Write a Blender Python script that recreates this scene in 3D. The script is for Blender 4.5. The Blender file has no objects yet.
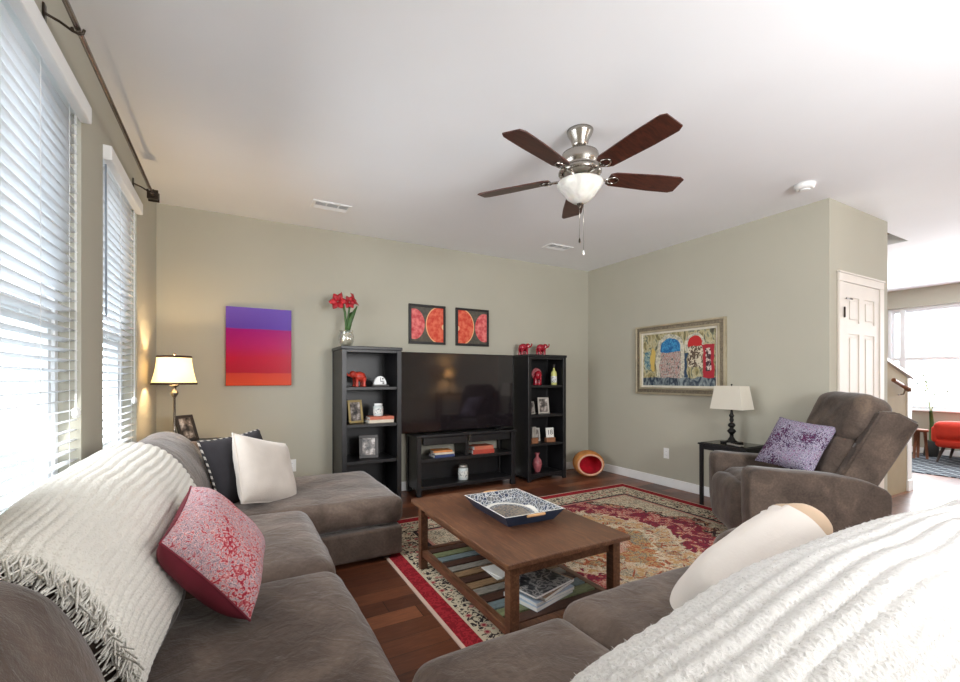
import bpy, bmesh, math, random
from mathutils import Vector, Matrix, noise
PI = math.pi
SC = bpy.context.scene
COL = SC.collection
random.seed(7)

# ------------------------------------------------------------------ camera
FPX = 438.0
cam_d = bpy.data.cameras.new('camera')
cam = bpy.data.objects.new('camera', cam_d); COL.objects.link(cam)
cam_d.sensor_width = 36.0
cam_d.lens = 36.0 * FPX / 960.0
cam_d.shift_y = -(341.0 - 379.0) / 960.0 * 1.0
cam_d.clip_start = 0.02
cam.location = (0, 0, 1.23)
cam.rotation_euler = (PI / 2, 0, -math.radians(29.14))
SC.camera = cam

# ------------------------------------------------------------------ world, lights, exposure
SC.view_settings.view_transform = 'Standard'
SC.view_settings.look = 'None'
SC.view_settings.gamma = 1.0
SC.view_settings.use_curve_mapping = False
SC.view_settings.exposure = 0.18
w = bpy.data.worlds.new('sky'); SC.world = w; w.use_nodes = True
bg = w.node_tree.nodes['Background']
bg.inputs[0].default_value = (0.80, 0.90, 1.0, 1)
bg.inputs[1].default_value = 5.0

def area(name, loc, target, sx, sy, power, color=(1, 1, 1), spread=None):
    d = bpy.data.lights.new(name, 'AREA'); d.shape = 'RECTANGLE'
    d.size = sx; d.size_y = sy; d.energy = power; d.color = color
    if spread: d.spread = spread
    o = bpy.data.objects.new(name, d); COL.objects.link(o)
    o.location = loc
    o.rotation_euler = (Vector(target) - Vector(loc)).to_track_quat('-Z', 'Y').to_euler()
    return o
area('added_fill_rear', (1.2, -3.0, 1.35), (1.2, 2, 1.5), 3.0, 2.3, 34, (0.98, 0.99, 1.0))  # added fill from behind the camera; the rear wall has no opening
area('added_fill_rear_right', (8.6, -2.9, 1.5), (5.0, 2, 1.3), 2.0, 1.8, 75, (0.98, 0.99, 1.0))  # second added fill, unseen at rear right, kept out of the screen's reflection
area('bounce_flash', (2.0, -1.6, 1.7), (2.4, .9, 2.74), 1.2, 1.2, 82, (0.98, 0.99, 1.0), 2.5)
area('daylight_front_window', (9.6, 1.9, 1.56), (3, 1.9, 1.5), 2.5, 1.7, 150, (0.97, 0.985, 1.0))
area('daylight_side_windows', (-0.48, 2.7, 1.55), (3, 2.7, .5), 2.0, 1.6, 34, (0.93, 0.97, 1.0), 2.3)

# ------------------------------------------------------------------ node material helpers
def lin(c):
    out = []
    for v in c[:3]:
        v = v / 255.0
        out.append(v / 12.92 if v <= 0.04045 else ((v + 0.055) / 1.055) ** 2.4)
    return tuple(out) + (1.0,)

class V:
    def __init__(s, n, sock): s.n = n; s.k = sock
    def _m(s, op, b=None, c=None, rev=False):
        return s.n.math(op, b, s) if rev else s.n.math(op, s, b, c)
    def __add__(s, b): return s._m('ADD', b)
    __radd__ = __add__
    def __sub__(s, b): return s._m('SUBTRACT', b)
    def __rsub__(s, b): return s._m('SUBTRACT', b, rev=True)
    def __mul__(s, b): return s._m('MULTIPLY', b)
    __rmul__ = __mul__
    def __truediv__(s, b): return s._m('DIVIDE', b)
    def __lt__(s, b): return s._m('LESS_THAN', b)
    def __gt__(s, b): return s._m('GREATER_THAN', b)
    def abs(s): return s._m('ABSOLUTE')
    def sin(s): return s._m('SINE')
    def frac(s): return s._m('FRACT')
    def floor(s): return s._m('FLOOR')
    def sqrt(s): return s._m('SQRT')
    def max(s, b): return s._m('MAXIMUM', b)
    def min(s, b): return s._m('MINIMUM', b)
    def pow(s, b): return s._m('POWER', b)

class Mat:
    def __init__(s, name):
        s.m = bpy.data.materials.new(name); s.m.use_nodes = True
        s.nt = s.m.node_tree
        s.b = s.nt.nodes['Principled BSDF']
        s._o = None
    def nd(s, t): return s.nt.nodes.new(t)
    def put(s, inp, v):
        if isinstance(v, V): s.nt.links.new(v.k, inp)
        elif v is not None:
            if isinstance(v, tuple) and len(v) == 3 and inp.type == 'RGBA': v = v + (1,)
            inp.default_value = v
    def math(s, op, a, b=None, c=None):
        n = s.nd('ShaderNodeMath'); n.operation = op
        s.put(n.inputs[0], a)
        if b is not None: s.put(n.inputs[1], b)
        if c is not None: s.put(n.inputs[2], c)
        return V(s, n.outputs[0])
    def vec(s):
        if s._o is None:
            s._o = V(s, s.nd('ShaderNodeTexCoord').outputs['Object'])
        return s._o
    def xyz(s):
        n = s.nd('ShaderNodeSeparateXYZ'); s.put(n.inputs[0], s.vec())
        return [V(s, o) for o in n.outputs]
    def comb(s, x, y, z):
        n = s.nd('ShaderNodeCombineXYZ')
        for i, v in enumerate((x, y, z)): s.put(n.inputs[i], v)
        return V(s, n.outputs[0])
    def scaled(s, sx, sy, sz):
        n = s.nd('ShaderNodeMapping'); s.put(n.inputs[0], s.vec()); n.inputs['Scale'].default_value = (sx, sy, sz)
        return V(s, n.outputs[0])
    def noise(s, scale, detail=3, vec=None, dist=0, rough=.5):
        n = s.nd('ShaderNodeTexNoise'); s.put(n.inputs['Vector'], vec or s.vec())
        n.inputs['Scale'].default_value = scale; n.inputs['Detail'].default_value = detail
        n.inputs['Distortion'].default_value = dist; n.inputs['Roughness'].default_value = rough
        return V(s, n.outputs[0])
    def voro(s, scale, vec=None, out='Distance', feat='F1'):
        n = s.nd('ShaderNodeTexVoronoi'); n.feature = feat; s.put(n.inputs['Vector'], vec or s.vec())
        n.inputs['Scale'].default_value = scale
        return V(s, n.outputs[out])
    def mix(s, f, a, b):
        n = s.nd('ShaderNodeMix'); n.data_type = 'RGBA'
        s.put(n.inputs[0], f); s.put(n.inputs[6], a); s.put(n.inputs[7], b)
        return V(s, n.outputs[2])
    def ramp(s, f, stops, const=False):
        n = s.nd('ShaderNodeValToRGB'); s.put(n.inputs[0], f)
        e = n.color_ramp.elements
        if const: n.color_ramp.interpolation = 'CONSTANT'
        while len(e) < len(stops): e.new(0.5)
        for el, (p, c) in zip(e, stops): el.position = p; el.color = c
        return V(s, n.outputs[0])
    def ell(s, x, z, cx, cz, rx, rz):
        a = (x - cx) / rx; b = (z - cz) / rz
        return (a * a + b * b) < 1.0
    def box(s, x, z, x0, x1, z0, z1):
        return ((x - (x0 + x1) / 2).abs() < (x1 - x0) / 2) * ((z - (z0 + z1) / 2).abs() < (z1 - z0) / 2)
    def bump(s, h, strength=.3, dist=.01):
        n = s.nd('ShaderNodeBump'); s.put(n.inputs['Height'], h)
        n.inputs['Strength'].default_value = strength; n.inputs['Distance'].default_value = dist
        s.nt.links.new(n.outputs[0], s.b.inputs['Normal'])
    def fin(s, col, rough=.5, metal=0, spec=.5, **kw):
        s.put(s.b.inputs['Base Color'], col); s.put(s.b.inputs['Roughness'], rough)
        s.b.inputs['Metallic'].default_value = metal
        s.b.inputs['Specular IOR Level'].default_value = spec
        for k, v in kw.items(): s.put(s.b.inputs[k.replace('_', ' ')], v)
        return s.m

M = {}
def flat(name, rgb, rough=.5, metal=0, var=.12, scale=9, spec=.5, bump=0, **kw):
    m = Mat(name); c = lin(rgb)
    f = m.noise(scale, 3)
    lo = tuple(max(0, v * (1 - var)) for v in c[:3]) + (1,); hi = tuple(min(1, v * (1 + var)) for v in c[:3]) + (1,)
    if bump: m.bump(m.noise(scale * 14, 3), bump, .003)
    M[name] = m.fin(m.ramp(f, [(.3, lo), (.7, hi)]), rough, metal, spec, **kw)
    return M[name]

flat('wall_paint', (182, 178, 163), .75, var=.02, scale=2, spec=.25)
flat('ceiling_paint', (247, 248, 250), .85, var=.01, scale=2, spec=.2)
flat('white_trim', (246, 246, 245), .4, var=.02)
flat('door_paint', (226, 218, 208), .45, var=.02)
flat('white_plastic', (240, 240, 238), .35, var=.02)
flat('vinyl', (236, 238, 240), .4, var=.02)
flat('black_wood', (26, 25, 27), .38, var=.25, scale=14)
flat('black_gloss', (10, 10, 11), .15, var=.1)
flat('black_iron', (22, 20, 19), .4, .4, var=.1)
flat('nickel', (176, 170, 162), .24, 1.0, var=.08)
flat('bronze', (74, 66, 58), .3, .9, var=.15)
flat('red_gloss', (158, 26, 44), .2, var=.2, scale=20)
flat('coral_lacquer', (206, 70, 54), .3, var=.3, scale=25)
flat('pink_ceramic', (168, 92, 98), .25, var=.3, scale=22)
flat('paper', (232, 230, 224), .6, var=.03)
flat('cream_linen', (226, 218, 202), .8, var=.05, bump=.2)
flat('red_fabric', (206, 52, 30), .8, var=.1, bump=.2)
flat('dark_wood_leg', (52, 34, 26), .4, var=.2)
flat('stool_wood', (120, 72, 44), .5, var=.3)
flat('pot_dark', (46, 50, 50), .6)
flat('green_leaf', (58, 92, 40), .5, var=.3, scale=14)
flat('pale_leaf', (150, 160, 128), .6, var=.3)
flat('petal', (168, 18, 32), .5, var=.35, scale=28)
flat('felt_orange', (196, 128, 66), .95, var=.22, scale=14, bump=.5)
flat('felt_red', (196, 22, 44), .95, var=.2, scale=14, bump=.5)
flat('silver_frame', (190, 186, 178), .35, .5, var=.15)
flat('gold_frame', (178, 158, 108), .4, .5, var=.15)
flat('dark_frame', (48, 42, 40), .4, var=.2)
flat('siding', (112, 128, 148), .8, var=.04)
flat('house_trim', (225, 230, 235), .7, var=.03)
flat('house_glass', (70, 84, 100), .2, var=.1)
flat('lawn', (128, 132, 124), .9, var=.2)
flat('brown_felt_block', (140, 92, 62), .6, var=.2)
flat('book_red', (176, 66, 50), .6, var=.15)
flat('book_rust', (196, 110, 84), .6, var=.15)
flat('book_blue', (56, 70, 116), .6, var=.2)
flat('book_orange', (214, 138, 76), .6, var=.2)
flat('book_cream', (214, 202, 182), .6, var=.1)
flat('clear_jar', (206, 212, 210), .12, var=.06)
flat('bottle_yellow', (214, 214, 130), .2, var=.15, scale=30)
flat('tan_wall', (160, 144, 116), .75, var=.03)

flat('nickel_dark', (140, 130, 120), .25, .9, var=.15)

flat('shade_trim', (70, 52, 40), .8)

flat('gilt_dark', (132, 122, 104), .4, .4, var=.3, scale=60)
flat('frame_champagne', (186, 174, 148), .35, .5, var=.15)

flat('frame_pale', (226, 220, 204), .45, .2, var=.1)

flat('felt_rim', (222, 170, 140), .95, var=.1, bump=.4)

flat('wand_grey', (150, 160, 172), .3)

flat('duct_dark', (110, 110, 112), .7)

flat('cover_tan', (150, 120, 92), .4, var=.3, scale=18)

flat('cover_blue', (170, 184, 200), .4, var=.2, scale=18)

def fabric():
    m = Mat('brown_microfiber'); f = m.noise(5, 4, dist=.6); g = m.noise(60, 3)
    f2 = f * .75 + g * .25
    m.bump(m.noise(11, 5, dist=1.2) * .7 + m.noise(220, 2) * .1, .5, .025)
    M['sofa'] = m.fin(m.ramp(f2, [(.32, lin((76, 64, 57))), (.5, lin((96, 82, 73))), (.7, lin((120, 104, 93)))]), .9, 0, .2,
                      Sheen_Weight=.35, Sheen_Roughness=.4)
    m = Mat('recliner_microfiber'); f = m.noise(6, 4, dist=.8); g = m.noise(80, 3)
    m.bump(m.noise(10, 4, dist=.8) * .7 + m.noise(220, 2) * .12, .3, .02)
    M['recliner'] = m.fin(m.ramp(f * .7 + g * .3, [(.32, lin((68, 58, 52))), (.52, lin((90, 78, 70))), (.7, lin((114, 98, 85)))]), .9, 0, .2,
                          Sheen_Weight=.3, Sheen_Roughness=.4)
    flat('seam', (44, 37, 33), .9)
fabric()

def knit(name, a, b):
    m = Mat(name); v = m.voro(130, m.scaled(1, 1, 1)); n = m.noise(420, 2)
    m.bump(v * .8 + n * .6, .6, .006)
    M[name] = m.fin(m.ramp(v + n * .3, [(.1, lin(a)), (.6, lin(b))]), .95, 0, .15, Sheen_Weight=.3)
knit('knit_cream', (212, 206, 193), (232, 228, 218))
knit('knit_white', (216, 214, 210), (238, 236, 232))

def pillow_pattern(name, stops, scale):
    m = Mat(name)
    v = m.voro(scale, feat='DISTANCE_TO_EDGE'); n = m.noise(scale * .9, 5, dist=2.2); n2 = m.noise(5, 2)
    f = (n * .9 + v * .6 + (n2 - .5) * .7)
    m.bump(m.noise(300, 2), .2, .002)
    M[name] = m.fin(m.ramp(f, stops), .85, 0, .2)
pillow_pattern('paisley_red', [(.34, lin((158, 42, 60))), (.44, lin((198, 110, 112))), (.5, lin((222, 198, 196))), (.56, lin((104, 88, 108))),
                               (.64, lin((206, 176, 178))), (.76, lin((160, 66, 78)))], 60)
pillow_pattern('paisley_purple', [(.32, lin((92, 34, 72))), (.46, lin((54, 48, 80))), (.55, lin((196, 188, 200))), (.6, lin((58, 66, 100))),
                                  (.68, lin((176, 160, 182))), (.8, lin((108, 50, 90)))], 52)
flat('burgundy', (112, 26, 44), .85, var=.15, scale=8)
flat('charcoal_chenille', (50, 48, 52), .95, var=.15, bump=.5)
flat('white_plush', (208, 198, 188), .95, var=.05, bump=.6, Sheen_Weight=.4)
flat('tan_pleat', (200, 174, 148), .85, var=.08, bump=.3)
flat('cream_cotton', (228, 220, 212), .9, var=.03, bump=.2)
def piping():
    m = Mat('piping_check'); x, y, z = m.xyz(); f = (((x + y) * 150).sin() > 0)
    M['piping'] = m.fin(m.mix(f, lin((60, 58, 60)), lin((206, 200, 192))), .9)
piping()

def wood_floor():
    m = Mat('floor_planks'); x, y, z = m.xyz()
    row = (y / .125).floor()
    xs = x / 1.1 + (row * 0.377).frac() * 3
    pid = xs.floor() * 7.13 + row * 3.71
    tone = (pid.sin() * 43758.5).frac()
    gy = (y / .125).frac(); gx = xs.frac()
    gap = ((gy < .025) + (gx < .004)).min(1.0)
    grain = m.noise(6, 6, m.comb(x * 1.2 + tone * 9, y * 14, 0), 1.2, .6)
    base = m.ramp(grain * .6 + tone * .4, [(.2, lin((62, 32, 22))), (.5, lin((104, 60, 40))), (.8, lin((146, 90, 60)))])
    col = m.mix(gap, base, lin((24, 12, 9)))
    m.bump(m.noise(5, 3, m.comb(x * 2, y * 10, 0)) * .5 - gap * .6, .25, .006)
    M['floor'] = m.fin(col, m.noise(7, 3) * .2 + .24, 0, .5)
wood_floor()

def table_wood():
    m = Mat('walnut'); x, y, z = m.xyz()
    n = m.noise(5, 6, m.comb(x * 10, y * 1.1, z * 10), 1.5, .6); n2 = m.noise(3, 3)
    m.bump(n, .15, .003)
    M['walnut'] = m.fin(m.ramp(n * .7 + n2 * .3, [(.28, lin((58, 36, 25))), (.5, lin((102, 68, 48))), (.72, lin((142, 102, 74)))]), n * .25 + .25, 0, .5)
    m = Mat('blade_wood'); x, y, z = m.xyz()
    n = m.noise(6, 6, m.comb(x * 1.0, y * 9, z * 9), 1.0, .6)
    M['blade'] = m.fin(m.ramp(n, [(.3, lin((44, 22, 18))), (.6, lin((86, 44, 32)))]), .35)
    for nm, c in (('slat_green', (112, 118, 84)), ('slat_blue', (106, 120, 122)), ('slat_grey', (132, 126, 116)), ('slat_tan', (134, 106, 76)), ('slat_brown', (70, 44, 32))):
        m = Mat(nm); x, y, z = m.xyz(); n = m.noise(8, 6, m.comb(x * 2, y * 14, z), 1.0, .7)
        c1 = lin(tuple(v * .62 for v in c)); c2 = lin(tuple(min(255, v * 1.12) for v in c))
        M[nm] = m.fin(m.ramp(n, [(.3, c1), (.6, c2)]), .6)
table_wood()

# rug 3.05 x 2.44, local origin at its centre
RX, RY = 1.525, 1.22
def rug_mat():
    m = Mat('oriental_rug'); x, y, z = m.xyz()
    ax = x.abs(); ay = y.abs()
    e = (RX - ax).min(RY - ay)
    n1 = m.noise(30, 5, dist=1.8); n2 = m.noise(9, 3, dist=1.2); vf = m.voro(15); ve = m.voro(11, feat='DISTANCE_TO_EDGE')
    cream = lin((204, 190, 164)); red = lin((148, 48, 62)); dark = lin((58, 48, 50)); gold = lin((180, 148, 104)); sage = lin((142, 136, 120)); rose = lin((182, 128, 116)); rust = lin((160, 88, 62))
    # wide floral border
    bor = m.mix((n1 > .53), cream, dark)
    bor = m.mix((vf < .26), bor, rose); bor = m.mix((vf < .14), bor, red)
    # gold field with florals
    fld = m.ramp(n2 + (n1 - .5) * .5, [(.28, lin((190, 158, 112))), (.42, gold), (.5, cream), (.58, sage), (.64, gold), (.8, rust)])
    fld = m.mix((ve < .055) * (n2 > .5), fld, rust)
    wob = (n2 - .5) * .42 + (y * 11).sin() * .03
    dia = ax / .95 + ay / 1.9 + wob
    vine = (((n1 - .5).abs() < .045) + (vf < .16)).min(1.0)
    redf = m.mix(vine, red, m.mix((n2 > .5), lin((200, 168, 148)), lin((104, 44, 62))))
    corner = m.mix((n1 > .56), cream, sage)
    fld = m.mix((dia > 1.1), fld, corner)
    fld = m.mix(((dia - .90).abs() < .18), fld, redf)
    fld = m.mix(((dia - .67).abs() < .03), fld, lin((206, 190, 164)))
    fld = m.mix(((dia - 1.12).abs() < .025), fld, dark)
    med = ax / .46 + ay / .6 + wob * 1.5
    fld = m.mix((med < 1.0), fld, m.mix((n1 > .5), gold, m.mix((n2 > .52), rust, sage)))
    fld = m.mix(((med - 1.0).abs() < .06), fld, cream)
    fld = m.mix((med < .4), fld, m.mix(vine, rose, cream))
    fld = m.mix(((m.noise(44, 3, dist=1.5) - .5).abs() < .022), fld, m.mix((n2 > .5), rust, dark))
    col = m.mix((e < .36), fld, bor)
    col = m.mix(((e - .35).abs() < .016), col, dark)
    col = m.mix(((e - .375).abs() < .012), col, rose)
    col = m.mix((e < .125), col, cream)
    col = m.mix((e < .11), col, m.mix((n1 > .5), lin((164, 44, 52)), lin((134, 34, 42))))
    col = m.mix((e < .018), col, lin((208, 180, 164)))
    m.bump(m.noise(160, 3), .4, .004)
    M['rug'] = m.fin(col, .95, 0, .1)
rug_mat()

def art_mats():
    m = Mat('sunset_canvas'); x, y, z = m.xyz(); n = m.noise(4, 4, m.scaled(1, 1, 8))
    t = z + (n - .5) * .02
    c = m.ramp(t / .73, [(0, lin((212, 70, 30))), (.155, lin((206, 58, 38))), (.165, lin((178, 8, 40))), (.36, lin((188, 4, 50))), (.47, lin((180, 2, 84))),
                         (.715, lin((160, 0, 112))), (.73, lin((96, 62, 160))), (1, lin((112, 84, 178)))])
    M['sunset'] = m.fin(c, .25, 0, .15)
    for side, nm in ((1, 'fruit_a'), (-1, 'fruit_b')):
        m = Mat(nm); x, y, z = m.xyz(); n = m.noise(22, 4)
        x = x * side
        bgc = m.ramp(n, [(.3, lin((74, 72, 66))), (.7, lin((96, 92, 82)))])
        f1 = m.ell(x, z, -.16 , .0, .125, .17); f2 = m.ell(x, z, .15, -.0, .16, .2)
        d1 = m.ramp(n, [(.35, lin((196, 62, 70))), (.65, lin((232, 128, 124)))])
        d2 = m.ramp(n, [(.35, lin((206, 62, 46))), (.65, lin((228, 112, 84)))])
        c = m.mix(f1, bgc, d1); c = m.mix(m.ell(x, z, .15, 0, .172, .212), c, lin((236, 176, 128))); c = m.mix(f2, c, d2)
        c = m.mix(m.ell(x, z, .205, -.02, .03, .035), c, lin((236, 196, 150)))
        M[nm] = m.fin(c, .2)
    # street painting, local x 0..0.92 (to the viewer's right), z 0..0.62
    m = Mat('arcade_painting'); x, y, z = m.xyz()
    n0 = m.noise(7, 3, dist=.6); n00 = m.noise(9, 3, m.comb(z, y, x))
    u = y * -1.0 + (n0 - .5) * .07; z = z + (n00 - .5) * .06
    n = m.noise(14, 5, m.scaled(1, 1, .6), 1.5); n2 = m.noise(30, 4, dist=1)
    c = m.ramp(n, [(.3, lin((78, 84, 66))), (.42, lin((150, 138, 92))), (.52, lin((196, 186, 150))), (.6, lin((112, 118, 96))), (.75, lin((74, 66, 54)))])
    wallc = m.ramp(n2, [(.35, lin((150, 150, 138))), (.6, lin((214, 208, 186)))])
    c = m.mix(m.box(u, z, .02, .10, .18, .40), c, m.ramp(n2, [(.4, lin((60, 110, 130))), (.6, lin((176, 190, 170)))]))
    c = m.mix(m.ell(u, z, .14, .30, .035, .14), c, lin((206, 176, 96)))
    c = m.mix(m.box(u, z, .19, .56, .06, .42), c, wallc); c = m.mix(m.ell(u, z, .375, .40, .185, .19), c, wallc)
    inn = m.ramp(m.noise(22, 3, m.scaled(3, 3, 1)), [(.36, lin((52, 50, 58))), (.48, lin((196, 190, 178))), (.55, lin((150, 60, 64))), (.62, lin((206, 200, 186))), (.7, lin((70, 104, 128)))])
    c = m.mix(m.box(u, z, .235, .515, .06, .40), c, inn)
    c = m.mix(m.ell(u, z, .375, .39, .14, .145) * (z > .38), c, m.ramp(n2, [(.4, lin((22, 88, 146))), (.6, lin((64, 150, 196)))]))
    c = m.mix(m.ell(u, z, .68, .44, .115, .13), c, wallc)
    c = m.mix(m.ell(u, z, .685, .44, .085, .10) * (z > .43), c, lin((190, 36, 38)))
    c = m.mix(m.box(u, z, .60, .76, .2, .43), c, m.mix((n2 > .52), lin((92, 74, 60)), lin((214, 204, 180))))
    c = m.mix(m.box(u, z, .765, .90, .02, .44), c, lin((168, 34, 48)))
    c = m.mix(m.box(u, z, .795, .86, .16, .40), c, m.mix((n2 > .5), lin((70, 40, 48)), lin((214, 196, 186))))
    c = m.mix(m.box(u, z, .56, .59, .06, .36), c, lin((40, 66, 92)))
    c = m.mix((z < .06 + .03), c, m.ramp(n, [(.4, lin((36, 52, 70))), (.6, lin((140, 150, 150)))]))
    m.bump(n2, .3, .004)
    M['arcade'] = m.fin(c, .45)
    m = Mat('photo_print'); n = m.noise(15, 3); x, y, z = m.xyz()
    M['photo'] = m.fin(m.ramp(n, [(.36, lin((36, 34, 36))), (.5, lin((128, 118, 112))), (.6, lin((212, 204, 198)))]), .3)
    m = Mat('magazine_cover'); n = m.noise(22, 4, dist=1.0); v = m.voro(16)
    M['cover'] = m.fin(m.ramp(n + (v - .4) * .3, [(.36, lin((26, 27, 30))), (.5, lin((86, 88, 92))), (.56, lin((196, 194, 190))), (.66, lin((54, 56, 60)))]), .3)
    m = Mat('tray_pattern'); v = m.voro(44, feat='DISTANCE_TO_EDGE'); x, y, z = m.xyz(); n = m.noise(40, 2)
    r = (x * x + y * y * .6).sqrt()
    c = m.mix((v < .07), m.mix((n > .5), lin((40, 52, 78)), lin((104, 104, 104))), lin((188, 190, 190)))
    c = m.mix((((r - .135).abs()) < .012) * (z < .02), c, lin((230, 226, 216)))
    c = m.mix((r < .1) * (z < .02) * (v < .14), c, lin((150, 136, 118)))
    M['tray_in'] = m.fin(c, .3)
    flat('tray_out', (44, 58, 80), .3, var=.25)
    flat('rattan', (206, 160, 112), .5, var=.15)
    m = Mat('far_rug_lattice'); x, y, z = m.xyz()
    g = ((((x + y) * 14).sin().abs() < .18) + (((x - y) * 14).sin().abs() < .18)).min(1.0)
    M['lattice'] = m.fin(m.mix(g, lin((44, 52, 62)), lin((150, 158, 162))), .95)
    m = Mat('tv_screen')
    M['screen'] = m.fin((.012, .009, .011, 1), .06, 0, .8)
art_mats()

def special():
    m = Mat('window_glass'); nt = m.nt
    tr = m.nd('ShaderNodeBsdfTransparent'); gl = m.nd('ShaderNodeBsdfGlossy'); gl.inputs['Roughness'].default_value = .02
    mx = m.nd('ShaderNodeMixShader'); mx.inputs[0].default_value = .06
    nt.links.new(tr.outputs[0], mx.inputs[1]); nt.links.new(gl.outputs[0], mx.inputs[2])
    nt.links.new(mx.outputs[0], nt.nodes['Material Output'].inputs[0]); M['glass'] = m.m
    def transl(name, col, f):
        m = Mat(name); nt = m.nt
        df = m.nd('ShaderNodeBsdfDiffuse'); tl = m.nd('ShaderNodeBsdfTranslucent')
        df.inputs[0].default_value = lin(col); tl.inputs[0].default_value = lin(col)
        mx = m.nd('ShaderNodeMixShader'); mx.inputs[0].default_value = f
        nt.links.new(df.outputs[0], mx.inputs[1]); nt.links.new(tl.outputs[0], mx.inputs[2])
        nt.links.new(mx.outputs[0], nt.nodes['Material Output'].inputs[0]); M[name] = m.m
    transl('blind_slat', (246, 247, 248), .5)
    transl('lamp_shade', (242, 234, 216), .5)
    transl('shade_linen', (232, 226, 212), .25)
    m = Mat('frosted_glass'); n = m.noise(12, 4, dist=1.5)
    M['frosted'] = m.fin(m.ramp(n, [(.3, lin((206, 204, 196))), (.7, lin((240, 238, 230)))]), .25, 0, .5, Subsurface_Weight=.2)
    m = Mat('clear_vase')
    nt = m.nt; tr = m.nd('ShaderNodeBsdfTransparent'); tr.inputs[0].default_value = (.9, .92, .9, 1); gl = m.nd('ShaderNodeBsdfGlossy'); gl.inputs['Roughness'].default_value = .05
    mx = m.nd('ShaderNodeMixShader'); mx.inputs[0].default_value = .3
    nt.links.new(tr.outputs[0], mx.inputs[1]); nt.links.new(gl.outputs[0], mx.inputs[2])
    nt.links.new(mx.outputs[0], nt.nodes['Material Output'].inputs[0]); M['vase_glass'] = m.m
    m = Mat('bulb_glow'); m.b.inputs['Emission Color'].default_value = (1, .78, .5, 1); m.b.inputs['Emission Strength'].default_value = 12
    M['bulb'] = m.m
special()

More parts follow.
